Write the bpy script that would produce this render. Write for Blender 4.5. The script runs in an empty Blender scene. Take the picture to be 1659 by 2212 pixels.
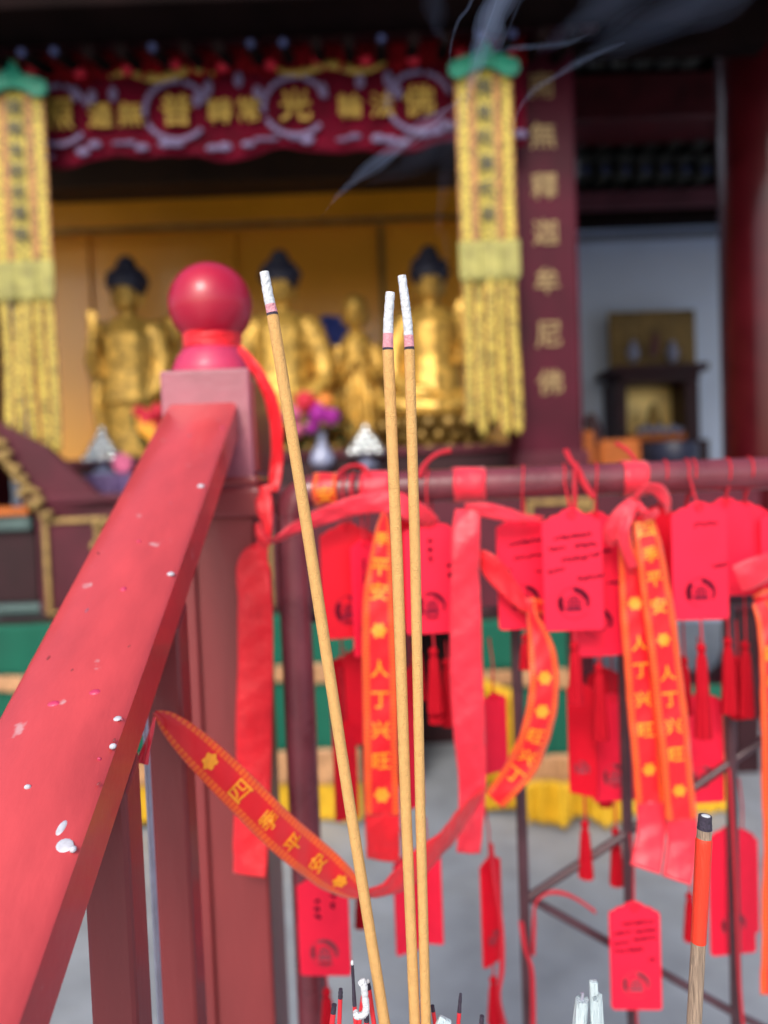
import bpy, math, random
from mathutils import Vector, Matrix, Quaternion
S = bpy.context.scene
R = math.radians
rnd = random.Random(7)

# ------------------------------------------------------------------ camera
H = 1.30; FPX = 1597.0; PITCH = R(-2.2); ROLL = R(-2.2)
cd = bpy.data.cameras.new('camera'); cam = bpy.data.objects.new('camera', cd)
S.collection.objects.link(cam); S.camera = cam
CM = Matrix.Translation((0, 0, H)) @ Matrix.Rotation(R(90) + PITCH, 4, 'X') @ Matrix.Rotation(ROLL, 4, 'Z')
cam.matrix_world = CM
cd.sensor_fit = 'VERTICAL'; cd.sensor_height = 36; cd.lens = 26
cd.clip_start = 0.02; cd.clip_end = 500
cd.dof.use_dof = True; cd.dof.focus_distance = 0.385; cd.dof.aperture_fstop = 4.1   # f/4.1 on a 36 mm high frame
cd.dof.aperture_blades = 0

# ------------------------------------------------------------------ sky, sun, exposure
W = bpy.data.worlds.new('World'); S.world = W; W.use_nodes = True
wn = W.node_tree; bg = wn.nodes['Background']
sky = wn.nodes.new('ShaderNodeTexSky'); sky.sky_type = 'NISHITA'; sky.sun_disc = False
SUN_EL = R(38); SUN_AZ = R(196)
sky.sun_elevation = SUN_EL; sky.sun_rotation = SUN_AZ; sky.air_density = 1.0; sky.dust_density = 3.0; sky.ozone_density = 1.0
wn.links.new(sky.outputs[0], bg.inputs[0]); bg.inputs[1].default_value = 0.15
sl = bpy.data.lights.new('sun', 'SUN'); sl.energy = 1.3; sl.angle = R(20); sl.color = (1, .96, .9)
so = bpy.data.objects.new('sun', sl); S.collection.objects.link(so)
dv = Vector((math.sin(SUN_AZ) * math.cos(SUN_EL), math.cos(SUN_AZ) * math.cos(SUN_EL), math.sin(SUN_EL)))
so.rotation_euler = dv.to_track_quat('Z', 'Y').to_euler(); so.location = dv * 20
S.view_settings.view_transform = 'Standard'; S.view_settings.look = 'None'
S.view_settings.exposure = 0.46; S.view_settings.gamma = 1.0
S.cycles.volume_step_rate = 1.0; S.cycles.max_bounces = 8; S.cycles.transparent_max_bounces = 16
S.cycles.volume_bounces = 1

def P(x, y, d):
    """photo point (1659x2212) -> world point on the plane Y = d"""
    v = CM.to_3x3() @ Vector(((x - 829.5) / FPX, -(y - 1106) / FPX, -1))
    return Vector((0, 0, H)) + v * (d / v.y)
def px(n, d): return n * d / FPX

# ------------------------------------------------------------------ materials
def mat(name, col, rough=.5, metal=0, var=.0, vscale=8, bump=0, bscale=60, coat=0, spec=.5, trans=0, sheen=0, stretch=None):
    m = bpy.data.materials.new(name); m.use_nodes = True; n = m.node_tree.nodes; l = m.node_tree.links
    b = n['Principled BSDF']; b.inputs['Base Color'].default_value = (*col, 1); b.inputs['Roughness'].default_value = rough
    b.inputs['Metallic'].default_value = metal; b.inputs['Coat Weight'].default_value = coat
    b.inputs['Coat Roughness'].default_value = .12
    b.inputs['Specular IOR Level'].default_value = spec; b.inputs['Sheen Weight'].default_value = sheen
    b.inputs['Transmission Weight'].default_value = trans
    tc = n.new('ShaderNodeTexCoord'); src = tc.outputs['Object']
    if stretch:
        mp = n.new('ShaderNodeMapping'); mp.inputs['Scale'].default_value = stretch
        l.new(src, mp.inputs[0]); src = mp.outputs[0]
    if var:
        t = n.new('ShaderNodeTexNoise'); t.inputs['Scale'].default_value = vscale; t.inputs['Detail'].default_value = 6
        l.new(src, t.inputs['Vector'])
        mr = n.new('ShaderNodeMapRange'); mr.inputs[1].default_value = .3; mr.inputs[2].default_value = .7
        mr.inputs[3].default_value = 1 - var; mr.inputs[4].default_value = 1 + var
        l.new(t.outputs['Fac'], mr.inputs[0])
        mx = n.new('ShaderNodeVectorMath'); mx.operation = 'SCALE'; mx.inputs[0].default_value = col
        l.new(mr.outputs[0], mx.inputs['Scale']); l.new(mx.outputs[0], b.inputs['Base Color'])
        m2 = n.new('ShaderNodeMapRange'); m2.inputs[3].default_value = max(0, rough - .12); m2.inputs[4].default_value = min(1, rough + .12)
        l.new(t.outputs['Fac'], m2.inputs[0]); l.new(m2.outputs[0], b.inputs['Roughness'])
    if bump:
        t = n.new('ShaderNodeTexNoise'); t.inputs['Scale'].default_value = bscale; t.inputs['Detail'].default_value = 5
        l.new(src, t.inputs['Vector'])
        bp = n.new('ShaderNodeBump'); bp.inputs['Strength'].default_value = bump; bp.inputs['Distance'].default_value = .004
        l.new(t.outputs['Fac'], bp.inputs['Height']); l.new(bp.outputs[0], b.inputs['Normal'])
    return m

def ramp_spots(m, col, scale=30, lo=.68, hi=.72, detail=2, rough=None):
    """spots or flecks of another colour (droppings, chips, embroidery) mixed over a material"""
    n = m.node_tree.nodes; l = m.node_tree.links; b = n['Principled BSDF']
    tc = n.new('ShaderNodeTexCoord'); t = n.new('ShaderNodeTexNoise'); t.inputs['Scale'].default_value = scale; t.inputs['Detail'].default_value = detail
    l.new(tc.outputs['Object'], t.inputs['Vector'])
    mr = n.new('ShaderNodeMapRange'); mr.inputs[1].default_value = lo; mr.inputs[2].default_value = hi; l.new(t.outputs['Fac'], mr.inputs[0])
    mx = n.new('ShaderNodeMix'); mx.data_type = 'RGBA'; l.new(mr.outputs[0], mx.inputs[0])
    old = b.inputs['Base Color']
    if old.is_linked: l.new(old.links[0].from_socket, mx.inputs[6])
    else: mx.inputs[6].default_value = old.default_value
    mx.inputs[7].default_value = (*col, 1); l.new(mx.outputs[2], old)

M = {}
M['ground'] = mat('stone_paving', (.31, .335, .37), .45, var=.15, vscale=7, bump=.9, bscale=14, spec=.4)
ramp_spots(M['ground'], (.33, .35, .37), 5, .5, .75, 8)
M['rail_red'] = mat('red_painted_handrail', (.54, .055, .060), .34, var=.15, vscale=12, bump=.15, bscale=60, coat=.45, stretch=(2.5, 1, 1))
ramp_spots(M['rail_red'], (.58, .27, .28), 55, .70, .76, 3)
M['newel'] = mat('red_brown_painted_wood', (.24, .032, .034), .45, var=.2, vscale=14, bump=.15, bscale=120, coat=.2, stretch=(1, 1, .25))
M['newel_sky_tint'] = mat('sky_tinted_cap_paint', (.36, .10, .14), .38, var=.22, vscale=22, bump=.2, bscale=90, coat=.3)  # sky reflection on the cap mixed into a paler paint colour
M['ball'] = mat('crimson_gloss_paint', (.44, .001, .03), .38, var=.08, vscale=20, bump=.05, bscale=160, coat=.45)
M['cap_pink'] = mat('crimson_matt_paint', (.56, .035, .11), .45, var=.15, vscale=30, coat=.2)
M['pipe'] = mat('maroon_painted_steel', (.17, .032, .045), .3, var=.22, vscale=25, bump=.15, bscale=120, coat=.25)
M['pipe_dark'] = mat('dark_maroon_steel', (.075, .032, .042), .4, var=.2, vscale=30, coat=.2)
M['steel'] = mat('pale_grey_metal', (.5, .5, .6), .35, metal=.5, var=.15, vscale=60)
M['droppings'] = mat('white_dropping', (.52, .52, .58), .6, var=.15, vscale=300)
M['card'] = mat('sky_lit_red_card', (.93, .014, .055), .5, var=.08, vscale=25, spec=.3)  # brighter, pinker copy for tags facing the sky
M['card_shaded'] = mat('shaded_red_card', (.72, .003, .020), .5, var=.1, vscale=25, spec=.3)  # darker copy of the card red, shade put into the colour
M['ink'] = mat('black_ink', (.022, .006, .02), .95, spec=.05)
M['ink_mid'] = mat('stamp_ink', (.20, .015, .04), .95, spec=.05)
M['ink_faded'] = mat('faded_grey_ink', (.34, .08, .11), .9, spec=.1)
M['string'] = mat('red_cord', (.62, .015, .035), .7, bump=.4, bscale=900)
M['tassel'] = mat('red_tassel_thread', (.50, .002, .014), .75, bump=.5, bscale=500, spec=.2, stretch=(1, 1, .08))
M['satin'] = mat('red_satin', (.86, .010, .022), .42, var=.10, vscale=40, bump=.5, bscale=90, sheen=.15, spec=.5)
M['satin_pink'] = mat('rose_red_satin', (.84, .022, .05), .4, var=.10, vscale=40, bump=.5, bscale=90, sheen=.3)
M['gold_ink'] = mat('gold_print', (.95, .34, .02), .4, var=.1, vscale=200)
M['incense'] = mat('incense_paste', (.74, .43, .16), .9, var=.07, vscale=260, bump=.5, bscale=1400, spec=.2)
M['ash'] = mat('pale_ash', (.66, .69, .72), .95, var=.05, vscale=300, bump=.45, bscale=500, spec=.1)
M['ash_pink'] = mat('pink_hot_ash', (.80, .36, .42), .95, var=.12, vscale=300, bump=.6, bscale=900)
M['char'] = mat('charred_ring', (.045, .035, .06), .8, var=.3, vscale=600, bump=.5, bscale=900)
M['stick_red'] = mat('red_dyed_stick', (.78, .03, .045), .5, var=.12, vscale=200, bump=.2, bscale=600, stretch=(4, 4, .3))
M['paint_red'] = mat('orange_red_stick_paint', (.80, .045, .015), .45, var=.08, vscale=90, bump=.25, bscale=500, stretch=(3, 3, .3), coat=.1)
M['wood_raw'] = mat('weathered_stick_wood', (.40, .29, .21), .8, var=.35, vscale=420, bump=.7, bscale=600, stretch=(3, 3, .12))
M['wax'] = mat('white_wax', (.56, .68, .72), .6, var=.08, vscale=200, bump=.7, bscale=350, stretch=(2, 2, .3))
M['bronze'] = mat('bronze', (.12, .09, .05), .45, metal=.8, var=.3, vscale=12, bump=.3)
M['ashbed'] = mat('grey_ash_bed', (.35, .34, .33), 1, var=.2, vscale=80, bump=1, bscale=200)
M['gold'] = mat('gilded_statue', (.58, .35, .07), .34, metal=.5, var=.6, vscale=24, bump=1, bscale=55)
M['gold_dim'] = mat('old_gilding', (.26, .16, .04), .4, metal=.55, var=.4, vscale=12, bump=.7, bscale=40)
M['hair'] = mat('blue_black_hair', (.012, .014, .035), .6, var=.3, vscale=40, bump=1, bscale=60)
M['panel'] = mat('ochre_lacquered_panel', (.80, .35, .022), .32, var=.12, vscale=1.2, spec=.5, coat=.25)
M['panel_hdr'] = mat('ochre_header_board', (.85, .34, .012), .36, var=.1, vscale=2)
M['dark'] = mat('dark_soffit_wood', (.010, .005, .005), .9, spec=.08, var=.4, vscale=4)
M['gap_brown'] = mat('gap_shade_brown', (.045, .02, .007), .7, var=.3, vscale=4)
M['beam'] = mat('dark_red_beam', (.085, .008, .012), .55, var=.35, vscale=5, coat=.1)
M['beam2'] = mat('maroon_beam', (.10, .025, .04), .5, var=.3, vscale=5)
M['tile_end'] = mat('blue_rafter_end', (.035, .045, .12), .7, spec=.2, var=.3, vscale=40)
M['bracket'] = mat('green_grey_bracket', (.05, .052, .045), .6, var=.5, vscale=9)
M['lacquer'] = mat('maroon_lacquer', (.07, .004, .008), .4, spec=.15, var=.25, vscale=5, bump=.1, bscale=12, coat=.5)
M['plaque'] = mat('plum_lacquer_board', (.07, .005, .016), .5, var=.3, vscale=4, spec=.2, bump=.1, bscale=20)
M['gilt_text'] = mat('worn_gilt_lettering', (.36, .25, .11), .45, metal=.3, var=.25, vscale=60)
M['wall'] = mat('blue_white_plaster', (.60, .70, .88), .9, var=.05, vscale=1.4, bump=.1)
M['step_shadow'] = mat('shadow_grey_plaster', (.22, .23, .26), .9, var=.1)  # grey of the shadow along the wall step, put into the colour
M['valance'] = mat('crimson_velvet', (.12, .002, .014), .9, var=.35, vscale=9, bump=.5, bscale=25, spec=.15)
M['valance_top'] = mat('scarlet_pleated_cloth', (.22, .003, .008), .85, var=.5, vscale=16, bump=.8, bscale=25, spec=.15)
M['rosette'] = mat('scarlet_rosette', (.6, .008, .03), .6, var=.2, vscale=60)
M['silverthread'] = mat('lavender_silver_embroidery', (.19, .15, .28), .6, metal=.1, var=.25, vscale=60, bump=1, bscale=120)
M['goldthread'] = mat('gold_embroidery', (.42, .27, .045), .45, metal=.35, var=.35, vscale=40, bump=1, bscale=120)
M['bannergreen'] = mat('jade_green_satin', (.005, .30, .18), .45, var=.2, vscale=12, sheen=.4)
M['banner_olive'] = mat('olive_gold_fringe', (.36, .33, .10), .7, var=.3, vscale=20, bump=.6, bscale=60)
M['cloth_green'] = mat('emerald_altar_cloth', (.0, .095, .055), .85, var=.18, vscale=3, bump=.2, bscale=25)
M['cloth_copper'] = mat('copper_brocade_band', (.46, .24, .11), .5, var=.35, vscale=40, bump=.6, bscale=80)
M['cloth_yellow'] = mat('yellow_pleated_skirt', (.66, .38, .012), .6, var=.2, vscale=12, bump=.3, bscale=30)
M['altar'] = mat('plum_altar_wood', (.085, .011, .022), .55, var=.3, vscale=5, spec=.3)
M['altar_dk'] = mat('dark_altar_wood', (.03, .007, .011), .55, var=.3, vscale=6, spec=.3)
M['giltframe'] = mat('gilt_moulding', (.34, .22, .07), .45, metal=.3, var=.3, vscale=30, bump=.5, bscale=90)
M['purple'] = mat('purple_cloth', (.10, .06, .16), .7, var=.3, vscale=10)
M['blue'] = mat('blue_cloth', (.05, .09, .42), .6, var=.35, vscale=30)
M['porcelain'] = mat('blue_white_porcelain', (.27, .30, .45), .3, var=.2, vscale=30, coat=.5)
M['crystal'] = mat('polished_crystal_beads', (.72, .76, .76), .06, metal=.9, var=.05, vscale=40)
M['magenta'] = mat('magenta_petals', (.32, .003, .26), .6, var=.3, vscale=90)
M['petal_red'] = mat('red_petals', (.55, .005, .03), .6, var=.3, vscale=90)
M['petal_pink'] = mat('pink_petals', (.60, .12, .25), .6, var=.3, vscale=90)
M['petal_orange'] = mat('orange_petals', (.75, .22, .03), .6, var=.3, vscale=90)
M['leaf'] = mat('dark_green_leaves', (.02, .10, .03), .6, var=.4, vscale=40)
M['tapestry'] = mat('brown_gold_tapestry', (.20, .13, .045), .8, var=.4, vscale=7, bump=.3)
M['shrine_glow_gold'] = mat('gold_niche_with_glow', (.85, .62, .22), .4, metal=.2, var=.25, vscale=8)  # gold brightened so the glow inside the niche sits in the colour
M['orange'] = mat('orange_cloth', (.48, .12, .015), .7, var=.3, vscale=8)
M['navy'] = mat('navy_glazed_bowl', (.025, .03, .06), .35, var=.2, vscale=10)
M['bell_green'] = mat('grey_green_moulding', (.07, .12, .115), .5, var=.3, vscale=10)

def stripes_mat(name, stops, base_rough=.55, embroidery=None):
    """colour bands across a cloth strip by its UV (the dye and weave of the cloth)"""
    m = mat(name, (.5, .5, .5), base_rough, bump=.7, bscale=130); n = m.node_tree.nodes; l = m.node_tree.links; b = n['Principled BSDF']
    uv = n.new('ShaderNodeTexCoord'); sp = n.new('ShaderNodeSeparateXYZ'); l.new(uv.outputs['UV'], sp.inputs[0])
    cr = n.new('ShaderNodeValToRGB'); cr.color_ramp.interpolation = 'CONSTANT'
    e = cr.color_ramp.elements; e[0].position = stops[0][0]; e[0].color = (*stops[0][1], 1); e[1].position = stops[1][0]; e[1].color = (*stops[1][1], 1)
    for p_, c_ in stops[2:]:
        k = e.new(p_); k.color = (*c_, 1)
    l.new(sp.outputs[0], cr.inputs[0])
    t = n.new('ShaderNodeTexNoise'); t.inputs['Scale'].default_value = 55; t.inputs['Detail'].default_value = 4
    l.new(uv.outputs['Object'], t.inputs['Vector'])
    mr = n.new('ShaderNodeMapRange'); mr.inputs[1].default_value = .4; mr.inputs[2].default_value = .6; mr.inputs[3].default_value = .45; mr.inputs[4].default_value = 1.5
    l.new(t.outputs['Fac'], mr.inputs[0])
    vm = n.new('ShaderNodeVectorMath'); vm.operation = 'SCALE'; l.new(cr.outputs[0], vm.inputs[0]); l.new(mr.outputs[0], vm.inputs['Scale'])
    l.new(vm.outputs[0], b.inputs['Base Color'])
    return m
yel = (.50, .38, .055); org = (.38, .17, .05)
M['banner_strip'] = stripes_mat('yellow_striped_brocade', [(0, org), (.05, yel), (.21, org), (.34, (.44, .34, .05)), (.66, org), (.79, yel), (.95, org)])
M['tassel_strip'] = stripes_mat('gold_brocade_tongue', [(0, org), (.14, (.44, .33, .05)), (.86, org)])

def ribbon_mat():
    m = mat('red_ribbon_with_gold_border', (.8, .02, .02), .38, bump=.15, bscale=80, sheen=.3); n = m.node_tree.nodes; l = m.node_tree.links; b = n['Principled BSDF']
    uv = n.new('ShaderNodeTexCoord'); sp = n.new('ShaderNodeSeparateXYZ'); l.new(uv.outputs['UV'], sp.inputs[0])
    def mth(op, a, bb=None, c=None):
        k = n.new('ShaderNodeMath'); k.operation = op
        for i, q in enumerate((a, bb, c)):
            if q is None: continue
            if isinstance(q, (int, float)): k.inputs[i].default_value = q
            else: l.new(q, k.inputs[i])
        return k.outputs[0]
    a = mth('ABSOLUTE', mth('SUBTRACT', sp.outputs[0], .5))              # 0 centre .. .5 edge
    inb = mth('MULTIPLY', mth('GREATER_THAN', a, .29), mth('LESS_THAN', a, .49))
    dash = mth('GREATER_THAN', mth('FRACT', mth('MULTIPLY', sp.outputs[1], 240)), .42)   # UV v is metres along the ribbon
    dash2 = mth('ADD', mth('MULTIPLY', dash, .65), .25)
    fac = mth('MULTIPLY', inb, dash2)
    mx = n.new('ShaderNodeMix'); mx.data_type = 'RGBA'; l.new(fac, mx.inputs[0])
    mx.inputs[6].default_value = (.78, .005, .014, 1); mx.inputs[7].default_value = (.90, .14, .010, 1)
    l.new(mx.outputs[2], b.inputs['Base Color'])
    return m
M['ribbon'] = ribbon_mat()

def smoke_mat(name, dens):
    m = bpy.data.materials.new(name); m.use_nodes = True; n = m.node_tree.nodes; n.remove(n['Principled BSDF'])
    v = n.new('ShaderNodeVolumeScatter'); v.inputs['Color'].default_value = (.48, .64, 1, 1); v.inputs['Density'].default_value = dens
    v.inputs['Anisotropy'].default_value = -.1
    m.node_tree.links.new(v.outputs[0], n['Material Output'].inputs['Volume']); return m
M['smoke'] = smoke_mat('smoke', 13); M['smoke_thin'] = smoke_mat('thin_smoke', 1.5); M['smoke_thick'] = smoke_mat('thick_smoke', 30)

# ------------------------------------------------------------------ object helpers
def tag(o, label=None, cat=None, group=None, kind=None):
    if label: o['label'] = label
    if cat: o['category'] = cat
    if group: o['group'] = group
    if kind: o['kind'] = kind
    return o
def empty(name, label, cat, loc=(0, 0, 0), group=None, rot=(0, 0, 0)):
    o = bpy.data.objects.new(name, None); S.collection.objects.link(o); o.empty_display_size = .05
    o.location = loc; o.rotation_euler = rot; return tag(o, label, cat, group)

class MB:
    def __init__(s): s.v = []; s.f = []; s.uv = {}
    def add(s, vs, fs, T=None):
        b = len(s.v); s.v += [(T @ Vector(q)) if T else Vector(q) for q in vs]; s.f += [tuple(i + b for i in f) for f in fs]; return b
    def box(s, c, size, T=None, rot=None):
        hx, hy, hz = [k / 2 for k in size]; Rm = (rot.to_4x4() if rot else Matrix.Identity(4))
        m = Matrix.Translation(c) @ Rm
        if T: m = T @ m
        vs = [(x, y, z) for x in (-hx, hx) for y in (-hy, hy) for z in (-hz, hz)]
        s.add(vs, [(0, 1, 3, 2), (4, 6, 7, 5), (0, 4, 5, 1), (2, 3, 7, 6), (0, 2, 6, 4), (1, 5, 7, 3)], m); return s
    def span(s, a, b):
        return s.box([(a[i] + b[i]) / 2 for i in range(3)], [abs(b[i] - a[i]) for i in range(3)])
    def tube(s, path, rad, n=12, cap=True, flat=1.0, fdir=None):
        path = [Vector(p) for p in path]; N = len(path)
        if not isinstance(rad, (list, tuple)): rad = [rad] * N
        prev = None; rings = []
        for i, p in enumerate(path):
            t = (path[min(i + 1, N - 1)] - path[max(i - 1, 0)]).normalized()
            if prev is None:
                u = Vector(fdir) if fdir else (Vector((0, 1, 0)) if abs(t.y) < .9 else Vector((1, 0, 0)))
            else: u = prev
            if fdir: u = Vector(fdir)
            u = (u - t * u.dot(t)).normalized(); w = t.cross(u); prev = u
            rings.append([p + u * math.cos(2 * math.pi * k / n) * rad[i] * flat + w * math.sin(2 * math.pi * k / n) * rad[i] for k in range(n)])
        b = len(s.v)
        for r in rings: s.v += r
        for i in range(N - 1):
            for k in range(n):
                k2 = (k + 1) % n; s.f.append((b + i * n + k, b + i * n + k2, b + (i + 1) * n + k2, b + (i + 1) * n + k))
        if cap:
            s.f.append(tuple(b + k for k in range(n))[::-1]); s.f.append(tuple(b + (N - 1) * n + k for k in range(n)))
        return s
    def ell(s, c, r, nu=16, nv=10, rot=None):
        vs = [Vector((0, 0, r[2]))]
        for j in range(1, nv):
            th = math.pi * j / nv
            for i in range(nu):
                ph = 2 * math.pi * i / nu; vs.append(Vector((r[0] * math.sin(th) * math.cos(ph), r[1] * math.sin(th) * math.sin(ph), r[2] * math.cos(th))))
        vs.append(Vector((0, 0, -r[2]))); L = len(vs) - 1; fs = []
        for i in range(nu):
            i2 = (i + 1) % nu; fs.append((0, 1 + i, 1 + i2)); fs.append((L, L - nu + i2, L - nu + i))
            for j in range(nv - 2): fs.append((1 + j * nu + i, 1 + (j + 1) * nu + i, 1 + (j + 1) * nu + i2, 1 + j * nu + i2))
        m = Matrix.Translation(c) @ (rot.to_4x4() if rot else Matrix.Identity(4)); s.add(vs, fs, m); return s
    def lathe(s, c, prof, n=32, wob=None):
        c = Vector(c); b = len(s.v)
        for r, z in prof:
            for k in range(n):
                a = 2 * math.pi * k / n; rr = r * (wob(a, z) if wob else 1); s.v.append(c + Vector((rr * math.cos(a), rr * math.sin(a), z)))
        for i in range(len(prof) - 1):
            for k in range(n):
                k2 = (k + 1) % n; s.f.append((b + i * n + k, b + i * n + k2, b + (i + 1) * n + k2, b + (i + 1) * n + k))
        s.f.append(tuple(b + k for k in range(n))[::-1]); s.f.append(tuple(b + (len(prof) - 1) * n + k for k in range(n))); return s
    def prism(s, pts, y0, y1, T=None):
        n = len(pts); vs = [(x, y0, z) for x, z in pts] + [(x, y1, z) for x, z in pts]
        fs = [tuple(range(n)), tuple(range(2 * n - 1, n - 1, -1))] + [((i + 1) % n, i, n + i, n + (i + 1) % n) for i in range(n)]
        s.add(vs, fs, T); return s
    def stroke(s, pts, w, y=0, T=None):
        """flat pen stroke in the local xz plane"""
        for (x0, z0), (x1, z1) in zip(pts, pts[1:]):
            dx, dz = x1 - x0, z1 - z0; L = math.hypot(dx, dz) or 1e-6; ox, oz = -dz / L * w / 2, dx / L * w / 2; ex, ez = dx / L * w * .3, dz / L * w * .3
            s.add([(x0 + ox - ex, y, z0 + oz - ez), (x0 - ox - ex, y, z0 - oz - ez), (x1 - ox + ex, y, z1 - oz + ez), (x1 + ox + ex, y, z1 + oz + ez)], [(0, 1, 2, 3)], T)
        return s
    def build(s, name, m, parent=None, smooth=True, bevel=0, label=None, sub=0, solid=0, remesh=0):
        me = bpy.data.meshes.new(name); off = Vector((0, 0, 0))
        me.from_pydata([tuple(q) for q in s.v], [], s.f); me.materials.append(M[m] if isinstance(m, str) else m)
        if s.uv:
            ul = me.uv_layers.new(name='UVMap')
            for li, lp in enumerate(me.loops): ul.data[li].uv = s.uv.get(lp.vertex_index, (0, 0))
        if smooth:
            me.polygons.foreach_set('use_smooth', [True] * len(me.polygons))
        o = bpy.data.objects.new(name, me); S.collection.objects.link(o)
        if parent: o.parent = parent
        if bevel:
            k = o.modifiers.new('bevel', 'BEVEL'); k.width = bevel; k.segments = 2; k.limit_method = 'ANGLE'; k.angle_limit = R(40); k.harden_normals = False
        if remesh:
            k = o.modifiers.new('remesh', 'REMESH'); k.mode = 'VOXEL'; k.voxel_size = remesh; k.use_smooth_shade = True
            k = o.modifiers.new('smooth', 'SMOOTH'); k.factor = .5; k.iterations = 3
        if solid:
            k = o.modifiers.new('solid', 'SOLIDIFY'); k.thickness = solid; k.offset = 0
        if smooth and not remesh:
            try: me.set_sharp_from_angle(angle=R(42))
            except Exception: pass
        if label: o['label'] = label
        return o

def catmull(pts, per=8):
    pts = [tuple(p) for p in pts]; out = []
    P_ = [pts[0]] + pts + [pts[-1]]
    for i in range(1, len(P_) - 2):
        for k in range(per):
            t = k / per; o = []
            for a, b, c, d in zip(P_[i - 1], P_[i], P_[i + 1], P_[i + 2]):
                o.append(.5 * ((2 * b) + (-a + c) * t + (2 * a - 5 * b + 4 * c - d) * t * t + (-a + 3 * b - 3 * c + d) * t ** 3))
            out.append(tuple(o))
    out.append(pts[-1]); return out

# ------------------------------------------------------------------ lettering (font glyphs turned into meshes)
_gc = {}
def glyph(ch, bold=.012):
    k = (ch, bold)
    if k in _gc: return _gc[k]
    cu = bpy.data.curves.new('glyph', 'FONT'); cu.body = ch; cu.resolution_u = 3; cu.fill_mode = 'FRONT' if hasattr(cu, 'fill_mode') else 'BOTH'
    o = bpy.data.objects.new('glyph', cu); S.collection.objects.link(o)
    dg = bpy.context.evaluated_depsgraph_get(); me = bpy.data.meshes.new_from_object(o.evaluated_get(dg))
    vs = [v.co.copy() for v in me.vertices]; fs = [tuple(p.vertices) for p in me.polygons]
    bpy.data.objects.remove(o); bpy.data.curves.remove(cu); bpy.data.meshes.remove(me)
    if vs:
        x0 = min(v.x for v in vs); x1 = max(v.x for v in vs); y0 = min(v.y for v in vs); y1 = max(v.y for v in vs)
        k_ = max(x1 - x0, y1 - y0)
        vs = [((v.x - (x0 + x1) / 2) / k_, (v.y - (y0 + y1) / 2) / k_) for v in vs]
        V_ = []; F_ = []        # thicken the strokes: slightly shifted layers, each a hair above the last
        for l_, (ox, oy) in enumerate(((0, 0), (bold, bold * .6), (-bold, -bold * .6), (bold * .6, -bold), (-bold * .6, bold))):
            b_ = len(V_); V_ += [(x + ox, y + oy, l_) for x, y in vs]; F_ += [tuple(i + b_ for i in f) for f in fs]
        vs, fs = V_, F_
    _gc[k] = (vs, fs); return _gc[k]
def put_glyph(mb, ch, c, size, bold=.012, depth=0.0):
    """upright glyph facing -Y at world/local centre c"""
    vs, fs = glyph(ch, bold)
    mb.add([(c[0] + x * size, c[1] - l_ * .0004, c[2] + y * size) for x, y, l_ in vs], fs)
    if depth:
        # extruded look: a second layer behind plus side walls along boundary edges
        cnt = {}
        for f in fs:
            for a, b in zip(f, f[1:] + f[:1]): cnt[(a, b)] = cnt.get((a, b), 0) + 1
        b0 = mb.add([(c[0] + x * size, c[1] - l_ * .0004, c[2] + y * size) for x, y, l_ in vs], []); b1 = mb.add([(c[0] + x * size, c[1] + depth, c[2] + y * size) for x, y, l_ in vs], [])
        for (a, b) in cnt:
            if (b, a) not in cnt: mb.f.append((b0 + a, b0 + b, b1 + b, b1 + a))

# ------------------------------------------------------------------ ground
g = MB(); N = 40
for j in range(N + 1):
    for i in range(N + 1):
        x = -60 + 120 * i / N; y = -60 + 120 * j / N; g.v.append(Vector((x, y, 0)))
for j in range(N):
    for i in range(N): a = j * (N + 1) + i; g.f.append((a, a + 1, a + N + 2, a + N + 1))
tag(g.build('ground', 'ground'), kind='structure')

# ------------------------------------------------------------------ temple hall
hall = empty('temple_hall', 'open-fronted red temple hall behind the ribboned fence', 'temple', (0, 5, 0))
hall.location = (0, 0, 0)
def wb(x0, y0, x1, y1, d, dep, name, m, parent, bevel=0, label=None):
    """world-aligned block whose front face covers about this photo rectangle at distance d"""
    c = P((x0 + x1) / 2, (y0 + y1) / 2, d); w = px(abs(x1 - x0), d); h = px(abs(y1 - y0), d)
    return MB().box((c.x, d + dep / 2, c.z), (w, dep, h)).build(name, m, parent, smooth=False, bevel=bevel, label=label)
# roof: underside slab with a slope, and its thickness
rf = MB(); rf.v += [Vector(q) for q in [(-6, 2.75, 3.42), (6, 2.75, 3.42), (6, 5.9, 4.42), (-6, 5.9, 4.42), (-6, 2.75, 3.56), (6, 2.75, 3.56), (6, 5.9, 4.60), (-6, 5.9, 4.60)]]
rf.f += [(0, 3, 2, 1), (4, 5, 6, 7), (0, 1, 5, 4), (1, 2, 6, 5), (2, 3, 7, 6), (3, 0, 4, 7)]
rf.build('roof', 'dark', hall, smooth=False)
# plain back and side walls
MB().span((-4.2, 6.9, 0), (5, 7.1, 4.9)).build('back_wall', 'wall', hall, smooth=False)
MB().span((-4.2, 3.2, 0), (-4.0, 6.9, 4.4)).build('side_wall', 'beam2', hall, smooth=False)
MB().span((4.8, 3.2, 0), (5.0, 6.9, 4.4)).build('side_wall', 'wall', hall, smooth=False)
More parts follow.
